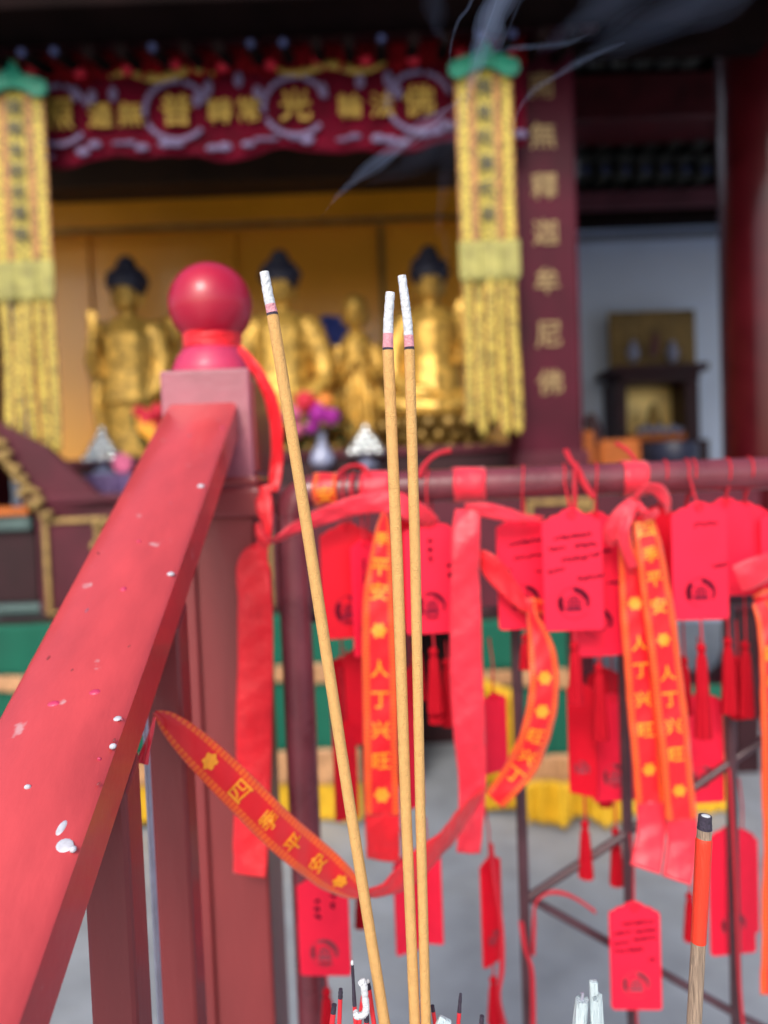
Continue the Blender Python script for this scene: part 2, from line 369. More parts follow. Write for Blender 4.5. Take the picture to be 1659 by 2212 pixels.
# right bay: plaster wall with trim mouldings, brackets and beams above
c0 = P(1240, 480, 6.4); c1 = P(1620, 1100, 6.4)
MB().span((c0.x - .3, 6.4, 0), (c1.x + .6, 6.55, P(1400, 420, 6.4).z)).build('plaster_wall', 'wall', hall, smooth=False)
wb(1225, 500, 1760, 512, 6.33, .06, 'wall_moulding', 'step_shadow', hall, .01)  # step line with its shadow painted grey
wb(1225, 655, 1760, 660, 6.385, .012, 'wall_moulding', 'wall', hall)
wb(1225, 446, 1800, 474, 5.7, .14, 'beam', 'dark', hall)
wb(1225, 405, 1800, 444, 5.66, .16, 'beam', 'beam2', hall, .01)
wb(1225, 155, 1800, 250, 5.2, .4, 'beam', 'beam', hall, .01)
wb(1225, 60, 1900, 440, 5.86, .08, 'upper_panel', 'dark', hall)
for row, (yy, d, x0, x1, st) in enumerate([(372, 5.6, 1262, 1560, 43), (300, 5.6, 1262, 1560, 50), (86, 4.9, 1262, 1560, 52)]):
    x = x0
    while x < x1:
        c = P(x, yy, d); y2 = yy
        br = MB(); br.box((c.x, d + .12, c.z - .01), (.10, .3, .055)); br.box((c.x, d + .2, c.z + .06), (.05, .3, .10)); br.box((c.x + .03, d + .15, c.z + .12), (.12, .2, .05))
        b = br.build('bracket', 'bracket', hall, smooth=False, bevel=.006)
        if rnd.random() < .75: MB().lathe((0, 0, 0), [(.006, -.01), (.028, -.006), (.030, 0)], 16).build('rafter_end', 'tile_end', b).matrix_local = Matrix.Translation((c.x, d - .04, c.z)) @ Matrix.Rotation(R(-90), 4, 'X')
        x += st
# eave over the shrine: beams and a row of round rafter ends
wb(-120, -120, 1640, -12, 2.9, .25, 'eave_beam', 'dark', hall, .01)
wb(-120, 6, 1300, 34, 3.02, .2, 'eave_beam', 'altar_dk', hall, .01)
wb(-120, -40, 1640, 120, 3.5, .12, 'eave_board', 'dark', hall)
k = 0; x = -40
while x < 1290:
    yl = 74 - (x - 400) * .0; c = P(x, 76, 3.0)
    c.z = P(600, 76, 3.0).z
    rfm = MB(); rfm.tube([(c.x, 3.06, c.z), (c.x, 3.5, c.z + .12)], .026, 12)
    r_ = rfm.build('rafter', 'dark', hall)
    if k % 7 not in (0, 3, 4, 6):
        MB().tube([(c.x, 3.045, c.z), (c.x, 3.06, c.z)], .016, 14).build('rafter_end', 'tile_end', r_)
    x += 72; k += 1
# columns
def col_board(x0, x1, d, ytop, name='column_board'):
    c = P((x0 + x1) / 2, 600, d); w = px(x1 - x0, d)
    return MB().span((c.x - w / 2, d, 0), (c.x + w / 2, d + .32, 3.6)).build(name, 'plaque', hall, smooth=False, bevel=.012), c, w
cb, cc, cw = col_board(1112, 1250, 3.42, 100)
MB().span((cc.x - cw / 2 - .02, 3.39, 0), (cc.x + cw / 2 + .02, 3.76, P(1180, 975, 3.4).z)).build('column_plinth', 'altar', cb, smooth=False, bevel=.01)
lt = MB()
for ch, yy in zip('南無釋迦牟尼佛', (180, 290, 400, 500, 605, 722, 826)):
    c = P(1158 if yy < 700 else 1166, yy, 3.40); lt = MB(); put_glyph(lt, ch, (cc.x, 3.413, c.z), px(54, 3.41), .005, .006); lt.build('gilt_character', 'gilt_text', cb, smooth=False)
c = P(1686, 600, 3.95)
pc = MB().lathe((c.x, c.y + .1, 0), [(.255, 0), (.255, 4.0)], 64).build('round_column', 'lacquer', hall)
MB().lathe((c.x, c.y + .1, 0), [(.34, 0), (.36, .05), (.36, .14), (.30, .2), (.29, .26)], 48).build('column_base', 'altar', pc)
cL = P(-150, 600, 3.42); MB().span((cL.x - .16, 3.42, 0), (cL.x + .16, 3.74, 3.6)).build('column_board', 'plaque', hall, smooth=False, bevel=.012)

# ochre panelled screen behind the statues
scr = empty('panelled_screen', 'ochre lacquered panel screen standing behind the golden statues', 'screen', (0, 5, 0)); scr.location = (0, 0, 0)
seams = [60, 190, 505, 826, 1150]
zt = P(500, 486, 5.02).z; zb = .9
for a, b in zip(seams, seams[1:]):
    xa = P(a, 600, 5.02).x + .006; xb = P(b, 600, 5.02).x - .006
    MB().span((xa, 5.02, zb), (xb, 5.06, zt + .1)).build('panel', 'panel', scr, smooth=False, bevel=.006)
MB().span((P(60, 600, 5.06).x, 5.065, zb), (P(1180, 600, 5.06).x, 5.12, zt + .1)).build('backing', 'gold_dim', scr, smooth=False)
for a in seams[1:-1]:
    xa = P(a, 600, 5.0).x
    MB().span((xa - .02, 4.985, zb), (xa + .02, 5.018, zt)).build('mullion', 'gold_dim' if a > 800 else 'panel', scr, smooth=False, bevel=.004)
xa = P(60, 600, 4.9).x; xb = P(1180, 600, 4.9).x
MB().span((xa, 4.84, P(500, 480, 4.84).z), (xb, 5.0, P(500, 382, 4.84).z)).build('header_board', 'panel_hdr', scr, smooth=False, bevel=.01)
MB().span((xa, 4.80, P(500, 490, 4.8).z), (xb, 4.838, P(500, 481, 4.8).z)).build('header_shadow_strip', 'gold_dim', scr, smooth=False, bevel=.004)  # darker strip put in for the shadow line along the header's lower edge
MB().span((P(60, 600, 4.4).x, 4.6, P(500, 392, 4.6).z), (P(1180, 600, 4.4).x, 5.1, P(500, 180, 4.6).z)).build('gap_shade_board', 'gap_brown', scr, smooth=False)  # block filling the dim gap above the header, shade put into its brown

# ------------------------------------------------------------------ red embroidered valance
D = 3.32
val = empty('embroidered_valance', 'crimson embroidered valance with gold characters hung across the shrine front', 'banner', (0, 0, 0))
def zr(yy, d=D): return P(560, yy, d).z          # height of a level line that crosses photo x=560 at yy
vx0 = P(-60, 250, D).x; vx1 = P(1135, 250, D).x
def cloth(x0, x1, zt_f, zb_f, d, fold=.02, nf=30, nx=160, nz=10):
    m = MB()
    for j in range(nz + 1):
        for i in range(nx + 1):
            u = i / nx; v = j / nz; x = x0 + (x1 - x0) * u; z = zt_f(u) + (zb_f(u) - zt_f(u)) * v
            y = d + fold * (.35 + .65 * v) * math.sin(u * nf * 2 * math.pi + .8 * math.sin(u * 17)) + .3 * fold * math.sin(u * 71)
            m.uv[len(m.v)] = (u, v); m.v.append(Vector((x, y, z)))
    for j in range(nz):
        for i in range(nx): a = j * (nx + 1) + i; m.f.append((a, a + nx + 1, a + nx + 2, a + 1))
    return m
def vb(u): return zr(334) - .016 * math.cos((u * 3.55 + .42) * 2 * math.pi) - .012 * math.cos(u * 40)
cloth(vx0, vx1, lambda u: zr(150), vb, D, .008, 14).build('cloth', 'valance', val, solid=.003)
cloth(vx0, vx1, lambda u: zr(100) + .012 * math.sin(u * 30), lambda u: zr(168) + .01 * math.sin(u * 55), D - .03, .022, 34).build('pleated_header', 'valance_top', val, solid=.003)
x = vx0 + .1
for i in range(12):
    MB().ell((x + i * .205, D - .07, zr(158) + .012 * math.sin(i * 2)), (.028, .02, .022)).build('rosette', 'rosette', val)
ring_x = [(130, '照'), (385, '普'), (640, '光'), (905, '佛')]
mids = [(222, '邊'), (286, '無'), (478, '轉'), (540, '常'), (757, '輪'), (826, '法')]
lt = MB()
zc = zr(240)
for X_, ch in ring_x:
    cx = P(X_, 240, D).x
    lt = MB(); put_glyph(lt, ch, (cx, D - .034, zc + .004), px(64, D), .012, .012); lt.build('gold_character', 'goldthread', val, smooth=False)
    t = MB()
    for a0, a1 in ((15, 75), (82, 190), (205, 320)):
        t.tube([(cx + .138 * math.cos(R(a)) * 1.0, D - .03, zc + .125 * math.sin(R(a))) for a in range(a0, a1 + 1, 6)], [.011 * (1 + .35 * math.sin(a * .5)) for a in range(a0, a1 + 1, 6)], 8, flat=.6)
    t.build('silver_ring', 'silverthread', val)
for X_, ch in mids: lt = MB(); put_glyph(lt, ch, (P(X_, 240, D).x, D - .034, zc - .008), px(50, D), .010, .012); lt.build('gold_character', 'goldthread', val, smooth=False)
t = MB()
for i in range(46):
    u = .03 + i / 47; xx = vx0 + (vx1 - vx0) * u
    if math.sin(i * 1.7) > -.45: t = MB(); t.ell((xx, D - .022, vb(u) + .045 + .010 * math.sin(i * 2.3)), (.032, .010, .014 + .006 * math.sin(i)), 10, 6); t.build('cloud_border', 'silverthread', val)
t = MB()
for X_, yy in ((170, 183), (205, 190), (250, 186), (430, 205), (455, 180), (560, 195), (700, 195), (780, 178), (840, 175), (860, 205), (520, 165)):
    t = MB(); t.ell((P(X_, 240, D).x, D - .026, zr(yy + 12)), (.020, .008, .034), 10, 6); t.build('cloud_motif', 'silverthread', val)
for xs, ph in ((range(245, 470, 14), 0), (range(590, 850, 14), 2.4)):
    pts = [(P(X_, 240, D).x, D - .032, zr(162) + .016 * math.sin(i * .62 + ph)) for i, X_ in enumerate(xs)]
    MB().tube(pts, [.008 + .014 * math.sin(math.pi * (i + .5) / len(pts)) for i in range(len(pts))], 8, flat=.6).build('gold_dragon', 'goldthread', val)

# ------------------------------------------------------------------ yellow hanging banners
def hang_banner(xc, d, label, chars, yoff=0):
    e = empty('hanging_banner', label, 'banner', (0, 0, 0), 'yellow banners hanging either side of the shrine')
    X = P(xc, 350, d).x; wd = px(122, d)
    z = lambda yy: P(xc, yy + yoff, d).z
    cloth(X - wd / 2, X + wd / 2, lambda u: z(150), lambda u: z(532), d, .004, 2.5, 40, 24).build('brocade_strip', 'banner_strip', e, solid=.004)
    lt = MB(); n = len(chars); ys = [190 + i * (465 - 190) / (n - 1) for i in range(n)]
    for ch, yy in zip(chars, ys): lt = MB(); put_glyph(lt, ch, (X - .002, d - .014, z(yy)), px(31, d), .012); lt.build('woven_character', 'bracket', e, smooth=False)
    # green lotus-leaf hood
    hd = [(-.62, -.02), (-.60, .22), (-.34, .36), (-.18, .40), (-.10, .62), (0, .78), (.10, .62), (.18, .40), (.34, .36), (.60, .22), (.62, -.02), (.52, -.16), (.36, -.14), (.2, .02), (0, .09), (-.2, .02), (-.36, -.14), (-.52, -.16)]
    MB().prism([(X + a * wd, z(160) + b * wd * .72) for a, b in hd], d - .035, d - .012).build('green_hood', 'bannergreen', e, smooth=False, bevel=.008)
    MB().tube([(X, d - .005, z(120)), (X, d + .05, z(60))], .006, 8).build('hanging_cord', 'goldthread', e)
    cloth(X - wd * .53, X + wd * .53, lambda u: z(522), lambda u: z(606) + .012 * math.cos(u * 6 * 2 * math.pi), d - .012, .006, 3, 60, 8).build('fringe_band', 'banner_olive', e, solid=.004)
    for i in range(5):
        xa = X + (-.5 + .2 * i + .008) * wd; L = z(905 + (38 if i in (1, 3, 4) else 12)); tw = wd * .184; m = MB(); ns = 30
        for j in range(ns + 1):
            v = j / ns; zz = z(596) + (L - z(596)) * v; tip = 1 if v < .94 else math.sqrt(max(0, 1 - ((v - .94) / .06) ** 2)) * .999 + .001
            for k_ in range(7):
                u = k_ / 6; xx = xa + tw * (.5 + (u - .5) * tip) + .004 * math.sin(v * 5 + i); yy_ = d - .004 * math.sin(math.pi * u) + .008 * math.sin(v * 4 + i * 1.7) + (.006 if i % 2 else 0)
                m.uv[len(m.v)] = (u, v); m.v.append(Vector((xx, yy_, zz)))
        for j in range(ns):
            for k_ in range(6): a = j * 7 + k_; m.f.append((a, a + 7, a + 8, a + 1))
        m.build('brocade_tongue', 'tassel_strip', e, solid=.004)
    return e
hang_banner(1050, 3.2, 'yellow brocade banner with green hood beside the couplet column', '南無阿彌陀佛')
hang_banner(40, 3.2, 'yellow brocade banner with green hood at the left of the valance', '南無本師世尊佛', 44)

# ------------------------------------------------------------------ golden statues
def statue(x, ytop, ybase, d, kind, label, name='buddha_statue', cat='statue', mirror=1, sc=1.0, group=None):
    e = empty(name, label, cat, (0, 0, 0), group)
    o = P(x, ytop, d); k = d / FPX * sc
    def W_(a, b, c=0): return Vector((o.x + a * k * mirror, d - c * k, o.z - b * k))
    b = MB()
    def E(a, y, c, ra, rb, rc): b.ell(W_(a, y, c), (ra * k, rc * k, rb * k), 18, 12)
    def T(pts, rad): b.tube([W_(*p) for p in pts], [r * k for r in rad], 12)
    head = 0
    E(0, 90, 4, 29, 40, 32); E(0, 112, 8, 22, 22, 24); E(0, 92, 36, 5, 14, 7); E(0, 112, 32, 9, 4, 5)       # face, jaw, nose, lips
    E(-12, 84, 32, 8, 3, 4); E(12, 84, 32, 8, 3, 4); E(-30, 98, -2, 5, 20, 7); E(30, 98, -2, 5, 20, 7)      # lids, long ears
    T([(0, 118, 0), (0, 150, 0)], [17, 22])
    if kind != 'monk':
        T([(0, 145, 0), (0, 185, 0), (0, 260, 2), (0, 330, 6)], [40, 62, 58, 66])
        E(-52, 176, 0, 34, 30, 30); E(52, 176, 0, 34, 30, 30); E(0, 200, 20, 48, 44, 28)
    if kind == 'seated':
        for s in (-1, 1):
            T([(60 * s, 180, 4), (84 * s, 240, 6), (90 * s, 290, 16)], [30, 26, 22]); T([(90 * s, 288, 18), (60 * s, 325, 50), (20 * s, 335, 66)], [22, 17, 13])
            E(85 * s, 350, 30, 46, 28, 48); T([(85 * s, 350, 50), (0, 360, 72), (-70 * s, 352, 50)], [26, 24, 20])
            E(12 * s, 334, 72, 20, 8, 12)
        E(0, 345, 10, 110, 34, 60)
    elif kind == 'blessing':
        for s in (-1,): T([(60 * s, 180, 4), (82 * s, 240, 6), (84 * s, 290, 20)], [30, 26, 22]); T([(84 * s, 290, 20), (50 * s, 322, 56), (10 * s, 330, 66)], [21, 17, 13])
        T([(58, 180, 4), (78, 225, 14), (70, 262, 34)], [28, 24, 20]); T([(70, 262, 34), (66, 215, 60), (60, 180, 62)], [18, 14, 12])
        E(60, 166, 62, 12, 20, 7)
        for i_, q in enumerate((-10, -4, 2, 8)): T([(60 + q, 156, 62), (60 + q * 1.2, 132 + abs(q) * .8, 62)], [3.6, 2.6])
        T([(50, 172, 62), (44, 156, 66)], [4, 3])
        E(0, 345, 10, 118, 36, 62); E(-88, 350, 36, 44, 28, 46); E(88, 350, 36, 44, 28, 46)
        T([(-88, 352, 52), (0, 362, 74), (88, 352, 52)], [24, 24, 24])
    elif kind == 'standing':
        T([(0, 300, 4), (0, 380, 4), (0, 440, 4)], [62, 58, 64])
        T([(-56, 180, 4), (-74, 230, 8), (-62, 262, 30)], [26, 22, 18]); T([(-62, 262, 30), (-60, 215, 54), (-56, 184, 58)], [17, 13, 11]); E(-55, 166, 58, 11, 19, 7)
        for q in (-9, -3, 3, 9): T([(-55 + q, 156, 58), (-55 + q * 1.1, 134, 58)], [3.4, 2.6])
        T([(-64, 255, 20), (-66, 330, 24), (-60, 410, 20)], [13, 11, 8]); T([(-46, 262, 20), (-44, 350, 24), (-50, 420, 20)], [12, 11, 8])
        T([(58, 180, 4), (72, 240, 6), (60, 300, 24), (20, 318, 46)], [26, 23, 18, 13])
    elif kind == 'monk':
        T([(0, 140, 0), (0, 175, 0), (0, 240, 2), (0, 330, 2), (0, 400, 2)], [30, 44, 38, 44, 50])
        for s in (-1, 1):
            T([(40 * s, 172, 2), (56 * s, 225, 8), (42 * s, 262, 34)], [22, 19, 15]); T([(42 * s, 262, 34), (20 * s, 235, 52), (3 * s, 205, 58)], [14, 11, 8])
            T([(50 * s, 240, 10), (50 * s, 310, 14), (44 * s, 380, 12)], [13, 13, 9])
            E(3 * s, 192, 60, 5, 18, 7)
    # robe folds
    if kind in ('seated', 'blessing', 'standing'):
        for i in range(6):
            q = i * 17; T([(-48, 178 + q * .35, 26), (-20, 225 + q, 46), (16, 232 + q, 46), (44, 205 + q * .6, 32)], [3.5, 4.5, 4.5, 3.5])
    for i in range(7):
        a = -42 + i * 14
        T([(a * .8, 250, 44 - abs(a) * .4), (a, 300, 52 - abs(a) * .4), (a * 1.1, 342 if kind in ('seated', 'blessing') else 395, 54 - abs(a) * .3)], [3, 4, 3])
    body = b.build('body', 'gold', e, remesh=max(.0075, 3.0 * k))
    h = MB()
    if kind == 'monk':
        h.ell(W_(0, 76, 0), (31 * k, 34 * k, 34 * k)); h.build('scalp', 'gold', e)
    else:
        h.ell(W_(0, 68, -4), (41 * k, 42 * k, 38 * k)); h.ell(W_(0, 30, -4), (21 * k, 22 * k, 24 * k))
        for i in range(70):      # snail curls
            th = math.acos(1 - rnd.random() * 1.0); ph = rnd.random() * 2 * math.pi
            v = Vector((math.sin(th) * math.cos(ph) * 41, math.sin(th) * math.sin(ph) * 42, math.cos(th) * 38))
            if v.y < -28 and v.z < 8: continue
            h.ell(W_(0, 68, -4) + v * k, (6 * k, 6 * k, 6 * k), 8, 6)
        h.build('hair', 'hair', e)
    # lotus throne
    y0 = {'seated': 372, 'blessing': 374, 'standing': 438, 'monk': 398}[kind]; wr = {'seated': 118, 'blessing': 122, 'standing': 76, 'monk': 54}[kind]
    yb = (ybase - ytop) / sc
    lo = MB(); c = W_(0, yb, 4); top = (yb - y0) * k
    lo.lathe((c.x, c.y, c.z), [(wr * 1.05 * k, 0), (wr * .9 * k, top * .18), (wr * .62 * k, top * .4), (wr * .72 * k, top * .55), (wr * .95 * k, top)], 32)
    th_ = lo.build('throne', 'gold_dim', e)
    pt = MB()
    for r_, (zf, rr, sz) in enumerate(((.78, .93, 1), (.52, .78, .9), (.2, .98, .8))):
        nP = 18
        for i in range(nP):
            a = 2 * math.pi * (i + .5 * (r_ % 2)) / nP
            pt.ell((c.x + wr * rr * k * math.cos(a), c.y + wr * rr * k * math.sin(a), c.z + top * zf), (wr * .15 * sz * k, wr * .15 * sz * k, top * .2 * sz), 10, 6)
    pt.build('petals', 'gold_dim', th_)
    return e
statue(270, 545, 985, 4.05, 'standing', 'gilded standing statue with raised hand, leftmost behind the red ball finial', sc=1.0)
statue(602, 532, 985, 4.05, 'seated', 'gilded seated statue in the middle, hands resting in its lap')
statue(925, 522, 985, 4.05, 'blessing', 'gilded seated statue beside the yellow banner with its hand raised')
statue(764, 600, 985, 4.2, 'monk', 'small gilded shaven-headed monk statue with joined hands between two larger statues', 'monk_statue', sc=.86)
statue(372, 640, 985, 4.2, 'monk', 'small gilded monk statue half hidden behind the red ball finial', 'monk_statue', sc=.86)

# ------------------------------------------------------------------ altar and offerings
alt = empty('altar_table', 'plum-coloured carved altar table with gilt panel frames in front of the statues', 'altar', (0, 0, 0))
zt = P(400, 1078, 3.1).z; zb = P(700, 1335, 3.1).z
ax0 = P(82, 1200, 3.1).x; ax1 = P(1645, 1200, 3.1).x
MB().span((ax0, 3.1, zb), (ax1, 3.3, zt)).build('body', 'altar', alt, smooth=False, bevel=.006)
MB().span((ax0 - .04, 3.06, zt), (ax1 + .04, 3.9, zt + .035)).build('top_board', 'altar', alt, smooth=False, bevel=.008)
MB().span((ax0 - .02, 3.08, zb - .03), (ax1 + .02, 3.3, zb)).build('bottom_rail', 'altar', alt, smooth=False, bevel=.006)
for xx in (ax0 + .06, (ax0 + ax1) / 2, ax1 - .06): MB().span((xx - .05, 3.12, 0), (xx + .05, 3.24, zb - .03)).build('leg', 'altar_dk', alt, smooth=False, bevel=.006)
np_ = 9; pw = (ax1 - ax0) / np_
for i in (0, 1, 2, 6):
    a = ax0 + pw * i + .03; b = ax0 + pw * (i + 1) - .03; m = MB(); t_ = .022; z0 = zb + .05; z1 = zt - .06
    m.span((a, 3.085, z0), (a + t_, 3.1, z1)); m.span((b - t_, 3.085, z0), (b, 3.1, z1)); m.span((a + t_, 3.085, z0), (b - t_, 3.1, z0 + t_)); m.span((a + t_, 3.085, z1 - t_), (b - t_, 3.1, z1))
    m.build('gilt_frame', 'giltframe', alt, smooth=False, bevel=.003)
    if i % 2 == 0:
        m = MB()
        for q in range(9): m.ell((b - .055 + .012 * math.sin(q * 1.9), 3.088, z0 + .04 + q * (z1 - z0 - .08) / 8), (.016, .012, .022), 8, 6)
        m.build('gilt_carving', 'giltframe', alt)
# shrine platform under the statues
pl = empty('statue_platform', 'dark plinth carrying the golden statues', 'plinth', (0, 0, 0))
zpl = P(600, 985, 4.05).z
MB().span((P(95, 1000, 3.9).x, 3.62, .0), (P(1130, 1000, 3.9).x, 4.7, zpl - .04)).build('body', 'altar_dk', pl, smooth=False, bevel=.01)
MB().span((P(85, 1000, 3.9).x, 3.6, zpl - .04), (P(1130, 1000, 3.9).x, 4.75, zpl)).build('top_slab', 'altar', pl, smooth=False, bevel=.01)
# left wing of the altar: stepped mouldings and carved scroll
wing = empty('altar_wing', 'stepped dark red altar wing with a gilt carved scroll at the left edge', 'altar', (0, 0, 0))
wx0 = P(-90, 1200, 3.16).x; wx1 = P(80, 1200, 3.16).x
def wz(yy, d=3.16): return P(60, yy, d).z
MB().span((wx0, 3.16, wz(1300)), (wx1, 3.5, wz(1145))).build('dark_panel', 'altar_dk', wing, smooth=False, bevel=.006)
MB().span((wx0, 3.12, wz(1145)), (wx1, 3.5, wz(1112))).build('green_moulding', 'bell_green', wing, smooth=False, bevel=.012)
MB().span((wx0, 3.10, wz(1112)), (wx1, 3.5, wz(1095))).build('gilt_moulding', 'orange', wing, smooth=False, bevel=.006)
for i, yy in enumerate((1302, 1322)): MB().span((wx0, 3.1 - .04 * i, wz(yy + 16)), (wx1 + .03 + .03 * i, 3.5, wz(yy))).build('step_moulding', 'bell_green', wing, smooth=False, bevel=.008)
m = MB(); A = P(-30, 940, 3.05); B = P(88, 1112, 3.05); C_ = P(250, 1075, 3.3); D_ = P(100, 930, 3.3); 
m.prism([(A.x, A.z), (B.x, B.z), (P(235, 1080, 3.08).x, B.z + .03), (P(100, 965, 3.08).x, P(100, 965, 3.08).z), (P(-30, 900, 3.08).x, P(-30, 900, 3.08).z)], 3.08, 3.14)
m.build('sloping_cheek', 'altar', wing, smooth=False, bevel=.006)
m = MB()
for i in range(26):
    q = i / 25; c = A.lerp(B, q); m.ell((c.x + .018 * math.sin(i * 2.1) + .012, 3.055 + .01 * math.cos(i * 1.3), c.z + .02 * math.cos(i * 1.7)), (.022, .016, .018), 10, 7)
m.build('gilt_scroll', 'giltframe', wing)

# offerings
def bead_lamp(x, y, d, h, label):
    e = empty('crystal_lotus_lamp', label, 'ornament', (0, 0, 0), 'crystal lotus ornaments on the altar'); c = P(x, y, d); k = px(1, d)
    m = MB()
    for t in range(4):
        n = 9 - t * 2; rr = (34 - t * 9) * k
        for i in range(n):
            a = 2 * math.pi * i / n + t * .4; m.ell((c.x + rr * math.cos(a), c.y + rr * math.sin(a), c.z + (8 + t * h / 4.2) * k), (11 * k,) * 3, 16, 10)
    m.ell((c.x, c.y, c.z + (h + 6) * k), (8 * k, 8 * k, 12 * k)); m.build('crystal_beads', 'crystal', e)
    MB().lathe((c.x, c.y, c.z - 24 * k), [(28 * k, 0), (24 * k, 6 * k), (10 * k, 12 * k), (9 * k, 18 * k), (16 * k, 24 * k)], 24).build('stand', 'porcelain', e)
bead_lamp(225, 1000, 3.55, 62, 'crystal lotus ornament left of the sloping handrail')
bead_lamp(792, 985, 3.55, 52, 'crystal lotus ornament between the leaning and upright incense')
MB_ = MB(); c = P(225, 1050, 3.5); k = px(1, 3.5)
dt = empty('draped_box', 'purple draped box under the crystal ornament at the left', 'box', (0, 0, 0))
MB().span((c.x - 62 * k, 3.42, c.z - 30 * k), (c.x + 80 * k, 3.62, c.z + 22 * k)).build('box', 'purple', dt, smooth=False, bevel=.008)
m = cloth(c.x - 64 * k, c.x + 82 * k, lambda u: c.z + 24 * k, lambda u: c.z - 24 * k + 4 * k * math.sin(u * 20), 3.405, .008, 6, 60, 6); m.build('drape', 'purple', dt, solid=.003)
pk = MB(); c = P(268, 1002, 3.5); pk.ell(c, (.04, .03, .035)); 
for i in range(8): a = i * .785; pk.ell((c.x + .03 * math.cos(a), c.y - .02, c.z + .03 * math.sin(a)), (.02, .012, .02), 8, 6)
tag(pk.build('paper_flower', 'petal_pink'), 'pink paper flower beside the left crystal ornament', 'flower')

def bouquet(x, y, d, w, h, cols, label, vase=None):
    e = empty('flower_bouquet', label, 'flowers', (0, 0, 0)); k = px(1, d); c = P(x, y, d)
    lf = MB()
    for i in range(60):
        q = Vector((rnd.gauss(0, w * .34), rnd.gauss(0, w * .25), rnd.gauss(-h * .08, h * .26))) * k
        lf.ell(c + q, (9 * k, 3 * k, 4 * k), 6, 4, Quaternion((rnd.random(), rnd.random(), rnd.random(), rnd.random())).normalized().to_matrix())
    lf.build('leaves', 'leaf', e)
    for (fx, fy, col, r_) in cols:
        m = MB(); q = P(fx, fy, d - .12)
        for L_ in range(3):
            for i in range(7):
                a = i * .9 + L_ * .4; rr = r_ * k * (.75 - L_ * .25)
                m.ell((q.x + rr * math.cos(a), q.y - L_ * .012, q.z + rr * math.sin(a)), (r_ * k * .42, r_ * k * .2, r_ * k * .3), 8, 6, Matrix.Rotation(-a, 3, 'Y'))
        m.build('bloom', col, e)
    if vase:
        vx, vy, vh, vw = vase; b = P(vx, vy, d - .05)
        pr = [(vw * .30, 0), (vw * .5, vh * .16), (vw * .48, vh * .34), (vw * .24, vh * .62), (vw * .15, vh * .8), (vw * .2, vh)]
        MB().lathe((b.x, b.y, b.z), [(a * k, z_ * k) for a, z_ in pr], 28).build('vase', 'porcelain', e)
bouquet(672, 905, 3.62, 100, 90, [(690, 893, 'magenta', 22), (716, 900, 'magenta', 17), (660, 868, 'petal_red', 22), (702, 868, 'petal_orange', 16), (632, 895, 'petal_pink', 18), (640, 930, 'petal_pink', 14), (672, 925, 'magenta', 12)],
        'bouquet of magenta and red flowers in a porcelain vase below the middle statue', (697, 1012, 78, 52))
bouquet(322, 915, 3.62, 60, 60, [(318, 905, 'petal_red', 20), (342, 890, 'petal_red', 17), (340, 930, 'petal_red', 16), (300, 890, 'petal_red', 12)], 'small red bouquet below the leftmost statue')
m = MB()
for i in range(5):
    a = i * 7; m.tube([P(296 + a, 893 + i * 2, 3.5), P(303 + a, 925 + i * 2, 3.47), P(326 + a, 953 + i * 2, 3.46)], [.004, .018, .006], 8)
tag(m.build('banana_bunch', 'panel'), 'bunch of yellow bananas below the leftmost statue', 'fruit')
MB_ = None
bx = empty('blue_cloth_bundle', 'blue patterned cloth behind the small monk statue', 'cloth', (0, 0, 0)); a = P(728, 720, 4.6)
cloth(a.x - px(32, 4.6), a.x + px(34, 4.6), lambda u: a.z + px(36, 4.6) + .006 * math.sin(u * 9), lambda u: a.z - px(50, 4.6), 4.6, .02, 3, 40, 10).build('cloth', 'blue', bx, solid=.02)

# kneeling bench and altar cloth, green with copper bands and a yellow skirt
def drape_set(x0, x1, d, rows, label, name='draped_altar_cloth'):
    e = empty(name, label, 'altar cloth', (0, 0, 0)); xa = P(x0, 1500, d).x; xb = P(x1, 1500, d).x; xm = (x0 + x1) / 2
    for i, (ya, yb, m_, nm, dy, fold) in enumerate(rows):
        za = P(xm, ya, d).z; zb_ = P(xm, yb, d).z; nf = (xb - xa) * 3.2
        cloth(xa, xb, lambda u: za, lambda u: zb_ + .010 * math.sin(u * nf * 4), d - dy, fold, nf, int(60 + (xb - xa) * 60), 8).build(nm, m_, e, solid=.006)
    zt_ = P(xm, rows[0][0], d).z
    MB().span((xa + .01, d + .03, .02), (xb - .01, d + .26, zt_ - .01)).build('bench_body', 'altar_dk', e, smooth=False, bevel=.01)
    return e
drape_set(-70, 772, 2.80, [(1336, 1452, 'cloth_green', 'green_drape', 0, .010), (1444, 1482, 'cloth_copper', 'copper_band', .02, .012), (1474, 1640, 'cloth_green', 'green_drape', .0, .014), (1628, 1700, 'cloth_copper', 'copper_band', .02, .012), (1690, 1783, 'cloth_yellow', 'yellow_skirt', .012, .026)],
          'long green altar cloth with copper bands and yellow skirt behind the post')
drape_set(1032, 1228, 2.80, [(1336, 1452, 'cloth_green', 'green_drape', 0, .010), (1444, 1482, 'cloth_copper', 'copper_band', .02, .012), (1474, 1640, 'cloth_green', 'green_drape', .0, .014), (1628, 1700, 'cloth_copper', 'copper_band', .02, .012), (1690, 1752, 'cloth_yellow', 'yellow_skirt', .012, .026)],
          'narrow green altar cloth with copper bands right of the wide plain ribbon')
drape_set(1232, 1568, 2.80, [(1484, 1640, 'cloth_green', 'green_drape', 0, .010), (1630, 1680, 'cloth_copper', 'copper_band', .02, .012), (1672, 1752, 'cloth_yellow', 'yellow_skirt', .012, .026)],
          'lower green kneeling bench cloth with yellow skirt at the right behind the fence')
m = MB(); zz = .0
